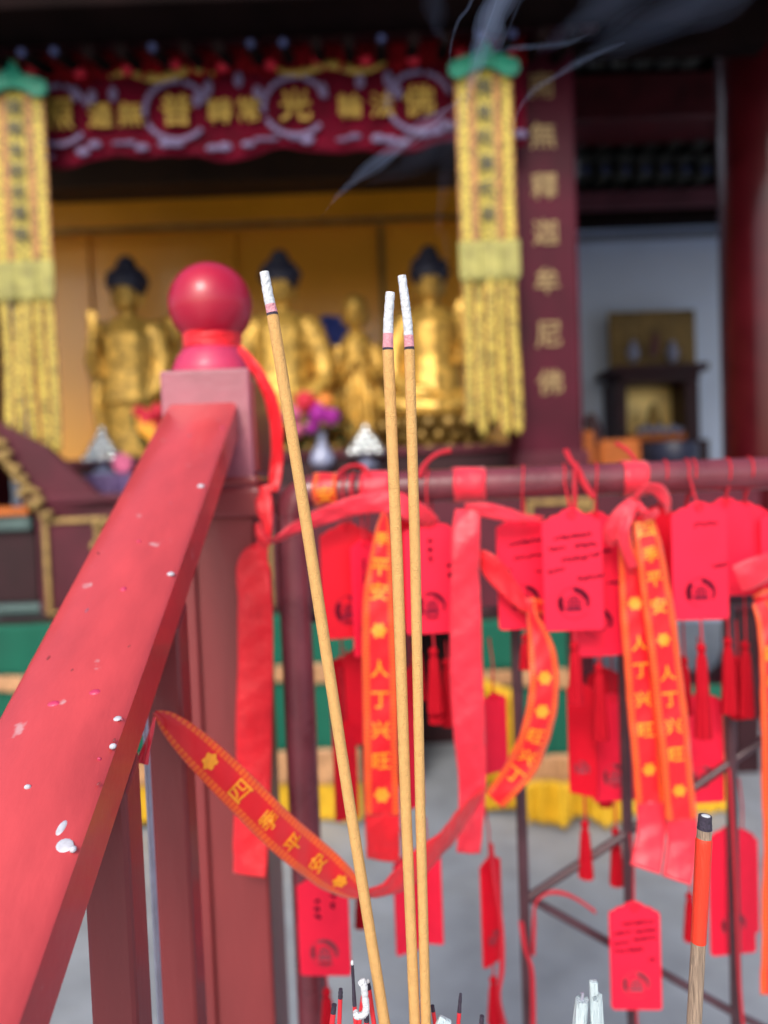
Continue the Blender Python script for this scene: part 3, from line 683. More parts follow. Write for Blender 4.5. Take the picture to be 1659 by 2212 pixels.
ym = cloth(P(1140, 1700, 2.66).x, P(1350, 1700, 2.66).x, lambda u: P(1240, 1690, 2.66).z + .01 * math.sin(u * 7), lambda u: P(1240, 1776, 2.66).z - .008 * math.sin(u * 9), 2.66, .035, 2.2, 50, 8)
tag(ym.build('yellow_cushion_skirt', 'cloth_yellow', solid=.01), 'bunched yellow cloth on the ground below the green altar cloth', 'cloth')
ym = cloth(P(1040, 1550, 2.7).x, P(1108, 1550, 2.7).x, lambda u: P(1070, 1462 + 0, 2.7).z - .05 * u, lambda u: P(1070, 1700, 2.7).z, 2.7, .02, 1.3, 30, 8)
tag(ym.build('yellow_pennant', 'cloth_yellow', solid=.004), 'yellow pennant hanging over the green altar cloth near the fence bar', 'cloth')

# ------------------------------------------------------------------ side shrine in the right bay
tp = empty('wall_tapestry', 'brown and gold tapestry hung on the pale wall of the right bay', 'tapestry', (0, 0, 0)); d = 6.2
a = P(1313, 672, d); b = P(1503, 800, d)
cloth(a.x, b.x, lambda u: P(1408, 672, d).z, lambda u: P(1408, 805, d).z, d, .01, 4, 50, 6).build('cloth', 'tapestry', tp, solid=.004)
for xx in (1368, 1452): 
    c = P(xx, 770, d - .02); MB().lathe((c.x, c.y - .0, c.z), [(.02, -.05), (.05, 0), (.05, .05), (.02, .09), (.03, .12)], 20).build('embroidered_vase', 'porcelain', tp)
c = P(1412, 745, d - .02); MB().tube([(c.x - .01, c.y, c.z - .1), (c.x + .01, c.y, c.z), (c.x + .02, c.y, c.z + .09)], [.035, .04, .02], 10, flat=.3).build('embroidered_figure', 'beam', tp)
sh = empty('side_shrine', 'small dark wooden shrine cabinet with a gold niche in the right bay', 'shrine', (0, 0, 0)); d = 5.9
wb(1326, 786, 1532, 802, d - .12, .5, 'cornice', 'altar_dk', sh, .01)
wb(1340, 802, 1512, 824, d - .04, .4, 'frieze', 'altar_dk', sh, .008)
wb(1332, 824, 1356, 985, d, .35, 'side_post', 'altar_dk', sh, .008); wb(1482, 824, 1512, 985, d, .35, 'side_post', 'altar_dk', sh, .008)
wb(1350, 818, 1490, 960, d + .3, .03, 'gold_back', 'shrine_glow_gold', sh)
wb(1340, 952, 1534, 1100, d - .1, .5, 'cabinet_base', 'altar_dk', sh, .01)
wb(1356, 938, 1482, 952, d - .02, .3, 'shelf', 'orange', sh, .004)
c = P(1412, 938, d + .1); st = MB(); st.ell((c.x, c.y, c.z + .06), (.09, .06, .06)); st.ell((c.x, c.y, c.z + .14), (.055, .045, .07)); st.ell((c.x, c.y, c.z + .22), (.03, .03, .035))
tag(st.build('seated_figurine', 'gold_dim', remesh=.012), 'tiny bronze seated figurine inside the side shrine', 'figurine')
for i in range(7):
    q = P(1382 + i * 14, 930 - (i % 2) * 5, d - .02); m = MB(); m.lathe((q.x, q.y, q.z - .03), [(.012, 0), (.022, .012), (.03, .05), (.026, .05), (.018, .02)], 16)
    tag(m.build('offering_cup', 'porcelain'), 'small pale offering cup standing on the side shrine shelf', 'cup', 'offering cups on the side shrine shelf')
c = P(1452, 985, 4.6); tag(MB().lathe((c.x, c.y, c.z - .12), [(.08, 0), (.14, .06), (.16, .14), (.15, .2), (.14, .2), (.13, .15)], 40).build('offering_bowl', 'navy'), 'dark navy round bowl in front of the side shrine', 'bowl')
oc = MB(); a = P(1262, 940, 4.4); b = P(1390, 985, 4.4)
for (x0, y0, x1, y1) in ((1258, 930, 1290, 1010), (1295, 950, 1388, 1010)):
    q0 = P(x0, y0, 4.4); q1 = P(x1, y1, 4.4); oc.span((q0.x, 4.4, q1.z), (q1.x, 4.6, q0.z))
tag(oc.build('folded_robe', 'orange', smooth=False, bevel=.03), 'folded orange cloth stacked right of the couplet column', 'cloth')
wc = MB(); c = P(1284, 905, 4.5); wc.tube([(c.x, 4.5, c.z - .3), (c.x - .01, 4.5, c.z - .06), (c.x - .03, 4.5, c.z + .03)], [.06, .055, .03], 10)
tag(wc.build('carved_chair_post', 'altar_dk'), 'dark carved chair post just right of the couplet column', 'chair')

# ------------------------------------------------------------------ stair railing with newel and ball
sr = empty('stair_railing', 'red sloping stair railing with ball-topped newel post at the left', 'railing', (0, 0, 0))
XR = -.1495; WH = .073; TH = .040
def zl(d): return H + .0933 - .585 * (.782 - d)      # top surface height of the slope at distance d
d0, d1 = .7815, .10
A_ = P(511, 872, .78)
hr = MB(); nseg = 60; prof = [(-WH, 0), (-WH, -TH), (0, -TH), (0, 0)]
bev = .004
ring = [(-WH + bev, 0), (-WH, -bev), (-WH, -TH + bev), (-WH + bev, -TH), (-bev, -TH), (0, -TH + bev), (0, -bev), (-bev, 0)]
for i in range(nseg + 1):
    d = d0 + (d1 - d0) * i / nseg
    for a, b in ring: hr.v.append(Vector((XR + a, d, zl(d) + b)))
for i in range(nseg):
    for k_ in range(8): k2 = (k_ + 1) % 8; hr.f.append((i * 8 + k_, i * 8 + k2, (i + 1) * 8 + k2, (i + 1) * 8 + k_))
hr.f.append(tuple(range(8))[::-1]); hr.f.append(tuple(nseg * 8 + k_ for k_ in range(8)))
hro = hr.build('handrail', 'rail_red', sr)
# droppings and paint chips lying on the handrail
def on_rail(x, y):
    lo_, hi_ = .15, .79
    for _ in range(40):
        m_ = (lo_ + hi_) / 2
        if P(x, y, m_).z > zl(m_): hi_, lo_ = hi_, m_
        else: hi_ = m_
    return P(x, y, lo_), lo_
slope = math.atan(.585)
for (x, y, rx, ry) in ((434, 1050, 8, 5), (369, 1240, 8, 5), (254, 1552, 9, 6), (244, 1612, 8, 6), (116, 1520, 13, 7), (267, 1273, 7, 6), (133, 1788, 9, 16), (140, 1826, 20, 14), (158, 1834, 8, 7), (205, 1495, 12, 7), (300, 1170, 5, 3), (215, 1640, 5, 3), (60, 1700, 8, 5), (480, 925, 5, 3)):
    p_, dd = on_rail(x, y); k = px(1, dd)
    if dd > .785 or dd < .16: continue
    m = MB(); n_ = 9
    m.ell(p_, (rx * k, ry * k * 1.2, .0008 + .0006 * (rx < 9)), 12, 6, Matrix.Rotation(slope, 3, 'X') @ Matrix.Rotation(rnd.uniform(-.5, .5), 3, 'Z'))
    m.build('dropping', 'droppings' if rx in (8, 9, 20) else 'cap_pink', hro)
qr = random.Random(3)
for i in range(14):
    dd = qr.uniform(.25, .76); xx = XR - WH * qr.uniform(.04, .96) if i % 3 else XR - WH * qr.choice((.015, .985)); r0 = qr.uniform(.0004, .0011) * (1.6 if qr.random() < .2 else 1)
    MB().ell((xx, dd, zl(dd)), (r0, r0 * qr.uniform(1, 2.6), .00035), 9, 5, Matrix.Rotation(slope, 3, 'X') @ Matrix.Rotation(qr.uniform(-.6, .6), 3, 'Z')).build('paint_chip', qr.choice(('newel', 'newel_sky_tint')), hro)
nw = MB(); NX0 = P(347, 850, .78).x; NX1 = P(533, 850, .78).x; ND0, ND1 = .782, .885
zc_top = P(440, 798, .78).z; zc_bot = P(540, 1108, .80).z
nw.span((NX0 + .006, ND0, 0), (NX1 + .0, ND1 - .004, zc_bot)); 
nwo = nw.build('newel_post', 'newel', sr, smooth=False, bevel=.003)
MB().span((NX0, ND0 - .004, zc_bot), (NX1 + .004, ND1 + .004, zc_top)).build('newel_cap', 'newel_sky_tint', nwo, smooth=False, bevel=.003)
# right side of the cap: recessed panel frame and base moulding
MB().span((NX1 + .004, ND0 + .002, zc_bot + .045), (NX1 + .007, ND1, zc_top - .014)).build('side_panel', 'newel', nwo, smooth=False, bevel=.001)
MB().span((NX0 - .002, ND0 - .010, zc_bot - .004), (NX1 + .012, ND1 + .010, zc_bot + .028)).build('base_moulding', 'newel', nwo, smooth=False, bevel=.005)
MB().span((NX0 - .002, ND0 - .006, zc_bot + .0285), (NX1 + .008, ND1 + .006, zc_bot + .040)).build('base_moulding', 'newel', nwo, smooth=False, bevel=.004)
# raised strips on the post: gives its vertical grooves
w_ = NX1 - NX0
MB().span((NX0 + .012, ND0 - .006, 0), (NX0 + .028, ND0 - .0005, zc_bot - .006)).build('raised_strip', 'newel', nwo, smooth=False, bevel=.002)
cx = (NX0 + NX1) / 2; cy = (ND0 + ND1) / 2; rb = px(89, .83)
cap = MB(); hw = w_ / 2
cap.lathe((cx, cy, zc_top), [(hw * 1.0, 0), (hw * 1.0, .005), (hw * .98, .010), (hw * .95, .013), (hw * .93, .016), (hw * .89, .019), (hw * .87, .022), (hw * .80, .025), (hw * .77, .028), (hw * .64, .031)], 48)
cap.build('domed_cap', 'cap_pink', nwo)
bc = P(447, 661, .835); MB().ell((cx, cy, bc.z), (rb, rb, rb), 64, 40).build('ball_finial', 'ball', nwo)
MB().lathe((cx, cy, zc_top + .030), [(.030, 0), (.028, .004), (.028, .012), (.031, bc.z - rb * .80 - zc_top - .030)], 32).build('neck', 'cap_pink', nwo)
# balusters below the sloping rail
def baluster(x0, x1, yref, d, dep):
    a, b = x0, x1; zt_ = zl(d) - TH - .001
    m = MB(); m.v += [Vector(q) for q in [(a, d, 0), (b, d, 0), (b, d + dep, 0), (a, d + dep, 0), (a, d, zt_), (b, d, zt_), (b, d + dep, zl(d + dep) - TH), (a, d + dep, zl(d + dep) - TH)]]
    m.f += [(0, 3, 2, 1), (4, 5, 6, 7), (0, 1, 5, 4), (1, 2, 6, 5), (2, 3, 7, 6), (3, 0, 4, 7)]
    return m.build('baluster', 'newel', sr, smooth=False, bevel=.003)
baluster(-.1765, -.1500, 0, .406, .027)
baluster(-.1765, -.1500, 0, .526, .027)
a = P(334, 1950, .47); MB().tube([(a.x, .47, 0), (a.x, .47, zl(.47) - TH)], px(7, .47), 12).build('slit_bar', 'steel', sr)  # pale bar added in place of the bright slit between the balusters

# ------------------------------------------------------------------ pipe fence
fe = empty('pipe_fence', 'maroon steel pipe fence hung with red tags and ribbons', 'fence', (0, 0, 0))
RD = .80; RR = px(35, .80)
zrail = P(1300, 1036, RD).z
xl = P(628, 1065, RD).x
path = [(xl, RD, 0)]
for a in range(0, 91, 10): path.append((xl + .028 * (1 - math.cos(R(a))), RD, zrail - .028 + .028 * math.sin(R(a))))
path = [(xl, RD, 0), (xl, RD, .6)] + path[1:] + [(1.6, RD, zrail)]
fr = MB(); fr.tube([p for p in path[:3]], px(34, .80), 24); fr.build('post', 'pipe', fe)
fr = MB(); fr.tube(path[2:], [px(34, .80)] + [RR] * (len(path) - 3), 28); fr.build('top_rail', 'pipe', fe)
FD = .845
def bar(x0, y0, x1, y1, r_, d=FD, name='bar'):
    a = P(x0, y0, d); b = P(x1, y1, d); return MB().tube([a, b], r_, 12).build(name, 'pipe_dark', fe)
zb1 = P(1100, 1318, FD).z
MB().tube([(P(640, 1330, FD).x, FD, zb1), (P(1700, 1300, FD).x, FD, zb1)], px(10.5, FD), 12).build('cross_bar', 'pipe_dark', fe)
for xx, yy in ((1113, 1330), (1343, 1320), (1572, 1310)):
    a = P(xx, yy, FD); MB().tube([(a.x, FD, zb1), (a.x, FD, 0)], px(12, FD), 12).build('upright_bar', 'pipe_dark', fe)
bar(1142, 1938, 1352, 1800, px(9, FD), name='diagonal_bar'); bar(1142, 1938, 1590, 2190, px(9, FD), name='diagonal_bar')
bar(1352, 1800, 1690, 1570, px(9, FD), name='diagonal_bar'); bar(1590, 2190, 1720, 2255, px(9, FD), name='diagonal_bar')

# ------------------------------------------------------------------ wish tags
OUT = []
def card_outline(w, h):
    hw = w / 2; r_ = w * .06; top = [(-.5, -.155), (-.495, -.125), (-.45, -.105), (-.40, -.10), (-.36, -.075), (-.30, -.060), (-.22, -.055), (-.17, -.03), (-.10, -.008), (0, 0)]
    L = [(-hw + r_, -h), (-hw + r_ * .3, -h + r_ * .3), (-hw, -h + r_)] + [(a * w, b * w * 1.9) for a, b in top]
    Rr = [(-x, z) for x, z in L[:-1]][::-1]
    return L + Rr
def emblem(w, z, r_, seed, faint):
    q = random.Random(seed); m = MB(); t = r_ * .085
    def arc(rr, a0, a1, ww, n=14): m.stroke([(rr * math.cos(R(a0 + (a1 - a0) * i / n)), z + rr * math.sin(R(a0 + (a1 - a0) * i / n))) for i in range(n + 1)], ww, -.0024)
    z += q.uniform(-.12, .12) * r_; a_ = q.uniform(-12, 12)
    arc(r_, 0 + a_, 200 + q.uniform(0, 160), t * .5, 40); arc(r_ * .86, -20 + a_, 95 + q.uniform(-15, 25), t * q.uniform(2, 3.4)); arc(r_ * .84, 150 + a_, 205 + q.uniform(-10, 20), t * q.uniform(2.5, 4.4)); arc(r_ * .7, 20, 80, t * 1.6)
    if q.random() < .6: arc(r_ * .8, 240 + a_, 300, t * 2.0)
    for i, ww in enumerate((.25, .42, .55, .42)): m.stroke([(-r_ * ww, z + r_ * (.35 - i * .2)), (0, z + r_ * (.40 - i * .2)), (r_ * ww, z + r_ * (.35 - i * .2))], t, -.0024)
    for s in (-.25, 0, .25): m.stroke([(r_ * s, z + r_ * .35), (r_ * s, z - r_ * .3)], t * .8, -.0024)
    m.stroke([(-r_ * .42, z - r_ * .42), (r_ * .42, z - r_ * .40)], t * 2.6, -.0024)
    return m
def scrawl(m, x, z, L, h, slant, q, w):
    pts = []; n = max(4, int(L / (h * .30)))
    for i in range(n + 1):
        t = i / n; pts.append((x + L * t, z + L * t * slant + q.uniform(-.5, .5) * h))
        if q.random() < .12 and len(pts) > 2: m.stroke(pts, w, -.0024); pts = []
    if len(pts) > 1: m.stroke(pts, w, -.0024)
def tassel(parent, z0, L, r_=.0065, drop=.02, col='tassel', x=0):
    m = MB(); m.tube([(x, .001, z0), (x + .001, .001, z0 - drop)], .0011, 6); so_ = m.build('tassel_cord', 'string', parent)
    m = MB(); m.ell((x, 0.001, z0 - drop - r_ * .7), (r_ * .75, r_ * .75, r_ * .85), 12, 8)
    m.lathe((x, .001, z0 - drop - r_ * 1.3 - L), [(r_ * 1.25, 0), (r_ * 1.22, L * .1), (r_, L * .5), (r_ * .75, L * .9), (r_ * .45, L)], 26, lambda a, z: 1 + .10 * math.sin(a * 9) + .05 * math.sin(a * 23))
    return m.build('tassel', col, so_)
def wish_tag(label, xc, yt, w, h, d, yaw=0, col='card', lines=(), vlines=(), emb=True, faint=False, up=None, tas=None, cord=True, tilt=0, seed=0, tasx=0):
    c = P(xc, yt, d); k = px(1, d); e = empty('wish_tag', label, 'tag', c, 'red wish tags hanging on the pipe fence', (0, R(tilt), R(yaw)))
    W2 = w * k; H2 = h * k; q = random.Random(seed * 13 + 5)
    cdo = MB().prism(card_outline(W2, H2), -.0018, .0018).build('card', col, e, smooth=False, bevel=.0006)
    m = MB(); m.tube([(.0038 * math.cos(a * .5236), -.0022, -W2 * .10 + .0038 * math.sin(a * .5236)) for a in range(13)], .0009, 6, cap=False); m.build('eyelet', 'card_shaded', cdo)
    if lines or vlines:
        m = MB()
        for (x, z, L) in lines: scrawl(m, x * W2, z * H2, L * W2, W2 * .058, .10, q, W2 * .028)
        for (x, z, n_) in vlines:
            for i in range(n_):
                zz = z * H2 - i * W2 * .16
                for s in range(4): m.stroke([(x * W2 + q.uniform(-.045, .045) * W2, zz + q.uniform(-.05, .05) * W2), (x * W2 + q.uniform(-.045, .045) * W2, zz + q.uniform(-.05, .05) * W2)], W2 * .036, -.0024)
        m.build('handwriting', 'ink', cdo, smooth=False)
    if emb: emblem(W2, -H2 * (.76 if h > 1.4 * w else .70), W2 * .27, seed, faint).build('printed_emblem', 'ink_faded' if faint else 'ink_mid', cdo, smooth=False)
    if cord:
        if up is None:      # looped over the top rail; find the rail in local space
            zr_ = zrail - c.z; yr = RD - d; z1 = -W2 * .10; RX = RR + .0012
            pts = [(-.001, -.002, z1)] + [(-.002 + .001 * i, yr - RX * math.cos(R(a)), zr_ + RX * math.sin(R(a))) for i, a in enumerate(range(0, 181, 20))] + [(.003, .002, z1)]
            e2 = Matrix.Rotation(-R(yaw), 4, 'Z')
            m = MB(); m.tube([e2 @ Vector(p_) for p_ in pts], .0011, 6); m.build('cord', 'string', e)
        elif up > 0:
            m = MB(); m.tube([(0, .001, -W2 * .08), (.001, .001, up * k * .5), (-.001, .004, up * k)], .0011, 6); m.build('cord', 'string', e)
    if tas: tassel(e, -H2 + .004, tas[1] * k, drop=tas[0] * k, x=tasx)
    return e
L3 = ((-.30, -.24, .62), (-.40, -.33, .28), (.05, -.31, .36), (-.18, -.42, .42), (.28, -.385, .16), (-.42, -.51, .28), (.08, -.575, .42))
wish_tag('bright red tag with several lines of handwriting overlapping two other tags', 1233, 1098, 128, 266, .765, yaw=-3, lines=L3, tas=(34, 120), seed=1)
wish_tag('red tag overlapped by the brighter handwritten tag on its right', 1128, 1110, 118, 250, .80, yaw=6, lines=((-.28, -.26, .66), (-.2, -.38, .6), (-.4, -.48, .14), (.2, -.5, .2)), seed=2, tas=(20, 60))
wish_tag('longer red tag peeking out behind the bright handwritten tag, lower edge showing', 1284, 1104, 118, 316, .80, yaw=3, lines=((.0, -.28, .3), (.2, -.5, .2)), seed=3, tas=(26, 150))
wish_tag('bright red tag with two short handwritten dashes right of the twin gold ribbons', 1508, 1083, 118, 257, .765, yaw=-4, lines=((-.1, -.20, .42), (.22, -.545, .26)), seed=4, tas=(62, 190))
wish_tag('shaded red tag mostly hidden behind the twin gold ribbons near the bow', 1418, 1092, 100, 240, .82, yaw=8, col='card_shaded', seed=5, emb=False)
wish_tag('plain saturated red tag behind the two-dash tag at the right', 1566, 1074, 112, 214, .80, yaw=2, seed=6, emb=False, tas=(100, 150))
wish_tag('plain red tag overlapping its neighbour, second from the right edge of the rail', 1604, 1082, 108, 204, .81, yaw=-3, seed=7, emb=False, tas=(110, 150))
wish_tag('red tag cut by the right edge of the photo below the rail', 1692, 1096, 104, 190, .80, yaw=0, seed=8)
wish_tag('pink-red tag with a vertical inscription right behind the upright incense', 926, 1120, 116, 250, .79, yaw=5, vlines=((.0, -.20, 3), (.34, -.42, 2)), seed=9, tas=(40, 125))
wish_tag('shaded red tag under the curved ribbon beside the fence post', 748, 1128, 118, 252, .80, yaw=10, col='card_shaded', seed=10)
wish_tag('narrow turned red tag with a vertical inscription left of the long gold ribbon', 786, 1165, 70, 252, .79, yaw=38, vlines=((-.1, -.18, 5),), seed=11, up=None, tas=(30, 150))
wish_tag('low hanging red tag full of handwriting below the diagonal bars', 1369, 1947, 110, 244, .80, yaw=-4, lines=((-.25, -.20, .62), (-.44, -.29, .36), (.0, -.27, .42), (-.42, -.38, .3), (-.05, -.345, .48), (-.42, -.455, .55), (.26, -.53, .1)), seed=12, up=150, faint=True, tas=(100, 60))
wish_tag('large red tag at the lower left in front of the round post', 695, 1888, 114, 228, .765, yaw=-4, seed=13, up=20, faint=True, vlines=((-.1, -.25, 3), (.2, -.22, 2)), tas=(40, 90))
wish_tag('red tag hanging low behind the right upright bar', 1578, 1782, 104, 290, .865, yaw=5, seed=14, up=120, faint=True)
wish_tag('second red tag half behind its twin beside the right upright bar', 1604, 1800, 70, 226, .885, yaw=10, seed=15, up=120, emb=False)
wish_tag('turned shaded red tag seen almost edge on left of the middle upright bar', 1254, 1474, 64, 250, .84, yaw=-36, col='card_shaded', seed=16, up=130, faint=True, tas=(66, 110))
wish_tag('wide red tag with faded emblem touching the middle upright bar', 1322, 1498, 96, 238, .865, yaw=4, seed=17, up=150, faint=True, tas=(70, 110))
wish_tag('red tag hanging behind the right gold ribbon above the big stick', 1515, 1494, 92, 246, .85, yaw=2, seed=18, up=120, faint=True)
wish_tag('twisted shaded red tag hanging alone over the grey paving', 1058, 1850, 62, 240, .83, yaw=40, col='card_shaded', seed=19, up=110, faint=True, tas=(40, 90))
wish_tag('small orange-red tag beside the lower end of the wide plain ribbon', 1066, 1496, 62, 176, .84, yaw=28, seed=20, up=120, emb=False)
wish_tag('shaded red tag behind the leaning incense at mid height', 742, 1560, 56, 214, .85, yaw=30, col='card_shaded', seed=21, up=120, emb=False)
wish_tag('short shaded tag tucked behind the long gold ribbon', 770, 1400, 60, 212, .86, yaw=15, col='card_shaded', seed=22, up=60, emb=False)
wish_tag('red tag glimpsed between the two upright incense sticks', 886, 1440, 40, 312, .86, yaw=25, seed=23, up=80, emb=False)
wish_tag('pair-hung red tag behind the lower upright incense, left card', 874, 1850, 56, 216, .83, yaw=24, seed=24, up=60, emb=False)
wish_tag('pair-hung red tag behind the lower upright incense, right card', 920, 1826, 64, 220, .85, yaw=-12, seed=25, up=60, emb=False)

wish_tag('shaded red tag hanging behind the long gold ribbon under the curved ribbon', 800, 1380, 74, 230, .87, yaw=-18, col='card_shaded', seed=31, up=60, faint=True)
wish_tag('red tag behind the middle upright bar just under the crossbar', 1300, 1440, 80, 190, .88, yaw=20, col='card_shaded', seed=32, up=60, faint=True, tas=(30, 80))
wish_tag('red tag behind the right gold ribbon above the crossbar', 1470, 1120, 90, 220, .83, yaw=-8, col='card_shaded', seed=33, emb=False, tas=(90, 110))
wish_tag('half hidden red tag behind the pink tag at the upright incense', 890, 1112, 90, 226, .82, yaw=12, col='card_shaded', seed=34, emb=False, tas=(60, 110))
wish_tag('shaded red tag low behind the leaning incense near the round post', 736, 1420, 60, 190, .88, yaw=-30, col='card_shaded', seed=35, up=70, emb=False, tas=(20, 90))

def loose_tassel(x, y, L, d, label, r_=.0065, up=40):
    c = P(x, y, d); k = px(1, d); e = empty('hanging_tassel', label, 'tassel', c, 'red tassels hanging from the fence'); tassel(e, up * k, L * k, r_, up * k); return e
loose_tassel(938, 1418, 130, .80, 'left tassel of the pair hanging beside the wide plain ribbon')
loose_tassel(964, 1424, 130, .82, 'right tassel of the pair hanging beside the wide plain ribbon')
loose_tassel(1592, 1418, 120, .83, 'slim tassel hanging beside the right upright bar', up=80)
loose_tassel(746, 1440, 150, .87, 'dark tassel half hidden behind the leaning incense')
loose_tassel(777, 1910, 80, .86, 'small dark tassel below the end of the slanting gold ribbon', up=30)
loose_tassel(1490, 1930, 90, .87, 'dark tassel partly behind the large red-painted stick')
loose_tassel(700, 2160, 60, .80, 'tassel at the bottom beside the round post')

# ------------------------------------------------------------------ ribbons
def ribbon(label, pts, m='satin', chars=None, name='prayer_ribbon', group='red ribbons tied to the railing', per=10, wav=.0, sz=.48, wrap=False):
    """pts: (x, y, d, width px, twist deg) along the centre line"""
    e_pts = catmull(pts, per); C = [P(a, b, c) for a, b, c, *_ in e_pts]; n = len(C); view = Vector((0, -1, 0))
    L = [0]
    for i in range(1, n): L.append(L[-1] + (C[i] - C[i - 1]).length)
    rows = []
    for i in range(n):
        t = (C[min(i + 1, n - 1)] - C[max(i - 1, 0)]).normalized()
        side = Vector((1, 0, 0)) if wrap else -t.cross(view).normalized()
        # keep 'side' pointing to the reader's right when the ribbon runs downward
        tw = 0 if wrap else R(e_pts[i][4]); side = Matrix.Rotation(tw, 3, t) @ side
        nrm = side.cross(t).normalized()
        if nrm.y > 0: nrm = -nrm
        rows.append((C[i], side, nrm, px(e_pts[i][3], e_pts[i][2]) / 2, t))
    mb = MB(); K = 10
    def surf(u, s):
        """u -1..1 across, s metres along -> point, normal"""
        s = max(0, min(L[-1] - 1e-6, s)); i = 0
        while i < n - 2 and L[i + 1] < s: i += 1
        t = (s - L[i]) / max(1e-9, L[i + 1] - L[i]); a, b = rows[i], rows[i + 1]
        c = a[0].lerp(b[0], t); sd = a[1].lerp(b[1], t).normalized(); nr = a[2].lerp(b[2], t).normalized(); hw = a[3] + (b[3] - a[3]) * t
        bow = .10 * hw * (1 - u * u) + .0011 * math.sin(s * 60 + u * 1.2) + .0005 * math.sin(s * 210 + u * 3.1) + .0003 * math.sin(s * 90 - u * 5 + 1.7)
        return c + sd * (u * hw) + nr * bow, nr
    for i in range(n):
        for k_ in range(K + 1):
            u = -1 + 2 * k_ / K; p_, _ = surf(u, L[i]); mb.uv[len(mb.v)] = (k_ / K, L[i]); mb.v.append(p_)
    for i in range(n - 1):
        for k_ in range(K): a = i * (K + 1) + k_; mb.f.append((a, a + 1, a + K + 2, a + K + 1))
    o = mb.build(name, m, None, solid=.0005); tag(o, label, 'ribbon', group)
    if chars:
        WM = max(r_[3] for r_ in rows)
        for ch, s0 in chars:
            lt = MB(); s0 *= L[-1]; j = min(range(n), key=lambda q: abs(L[q] - s0)); size = min(WM * 2 * sz, rows[j][3] * 1.5)
            if ch == '*':      # printed flower and ingot
                vs = [(0, 0, 0)]; fs = []
                for q in range(20): a = q * math.pi / 10; rr = .5 * (.82 + .16 * math.cos(6 * a)); vs.append((rr * math.cos(a), rr * math.sin(a), 0))
                fs = [(0, 1 + q, 1 + (q + 1) % 20) for q in range(20)]
            else: vs, fs = glyph(ch, .022)
            b0 = len(lt.v)
            for (gx, gy, l_y) in vs:
                p_, nr = surf(gx * size / rows[j][3], s0 - gy * size); lt.v.append(p_ + nr * (.0009 + .00006 * l_y))
            lt.f += [tuple(b0 + q for q in f) for f in fs]
            lt.build('gold_character' if ch != '*' else 'gold_flower', 'gold_ink', o, smooth=False)
    return o
def wrap_rail(label, xc, w, m, ch=None):
    c = P(xc, 1036, RD); hw = px(w, RD) / 2; mb = MB(); A_ = list(range(-100, 261, 12)); K = 5; rr = RR + .0012
    for i, a in enumerate(A_):
        for k_ in range(K + 1):
            u = k_ / K; q = rr + .0005 * math.sin(u * 6 + i * .8); mb.uv[len(mb.v)] = (u, i * rr * .21); mb.v.append(Vector((c.x + (u - .5) * 2 * hw + .001 * math.sin(i * .6), RD - q * math.cos(R(a)), zrail + q * math.sin(R(a)))))
    for i in range(len(A_) - 1):
        for k_ in range(K): a = i * (K + 1) + k_; mb.f.append((a, a + K + 1, a + K + 2, a + 1))
    o = mb.build('wrapped_ribbon', m, None, solid=.0005); tag(o, label, 'ribbon', 'red ribbons tied to the railing')
    if ch:
        vs, fs = glyph(ch, .02); l_ = MB()
        for gx, gy, l_y in vs: al = -.25 + gy * hw * 1.3 / rr; q = rr + .0012 + l_y * .00005; l_.v.append(Vector((c.x + gx * hw * 1.3, RD - q * math.cos(al), zrail + q * math.sin(al))))
        l_.f = list(fs); l_.build('gold_character', 'gold_ink', o, smooth=False)
    return o
# ribbon round the ball's neck, falling down the side of the newel
tt = MB()
for i in range(4):
    z0 = zc_top + .032 + i * .0050; tt.tube([(cx + (.0300 + .001 * math.sin(a)) * math.cos(R(a)), cy + .0300 * math.sin(R(a)), z0 + .002 * math.sin(R(a * 2 + i * 70))) for a in range(0, 361, 12)], .0034, 8, cap=False, flat=.8)
tag(tt.build('neck_ribbon', 'satin'), 'orange-red ribbon wound round the neck under the ball finial', 'ribbon', 'red ribbons tied to the railing')
ribbon('long red ribbon falling down the right side of the newel post', [(516, 752, .80, 18, 20), (548, 790, .79, 26, 30), (580, 850, .79, 30, 30), (596, 920, .80, 34, 25), (598, 1000, .81, 30, 20), (588, 1062, .80, 26, 30)])
ribbon('wide plain red ribbon hanging down the front of the newel post', [(566, 1050, .775, 34, 10), (572, 1100, .77, 36, 0), (578, 1150, .765, 22, 40), (566, 1178, .765, 34, 30), (548, 1220, .765, 72, 0), (551, 1300, .765, 76, 4), (552, 1420, .765, 77, 0), (549, 1560, .765, 78, -4), (548, 1700, .765, 77, 3), (543, 1800, .762, 80, 8), (539, 1890, .755, 80, 16)])
ribbon('rose red ribbon curving from the knot on the post up over the rail', [(560, 1150, .765, 24, 0), (590, 1166, .76, 28, 60), (640, 1140, .76, 30, 40), (700, 1115, .765, 38, 20), (770, 1092, .77, 44, 10), (840, 1084, .77, 48, 0), (885, 1100, .77, 50, -10), (935, 1130, .785, 36, 30)], 'satin_pink')
ribbon('short orange end of ribbon poking out of the post knot', [(556, 1130, .76, 12, 0), (562, 1160, .755, 18, 20), (584, 1176, .755, 12, 40)])
ribbon('slanting red ribbon lettered in gold stretched from the handrail to the paving', [(334, 1538, .500, 12, -10), (365, 1560, .502, 46, -20), (420, 1612, .508, 70, -24), (500, 1690, .520, 80, -24), (600, 1790, .540, 82, -24), (690, 1866, .562, 80, -20), (735, 1902, .574, 70, -10), (780, 1932, .586, 36, 10)], 'ribbon',
       chars=[('*', .22), ('四', .36), ('季', .50), ('平', .63), ('安', .76), ('*', .88)])
ribbon('plain red tail of the slanting ribbon rising towards the right', [(780, 1932, .588, 24, 0), (830, 1918, .61, 36, 0), (880, 1885, .635, 66, 0), (940, 1835, .67, 62, 0), (1000, 1765, .73, 50, 10), (1046, 1706, .775, 34, 30)])
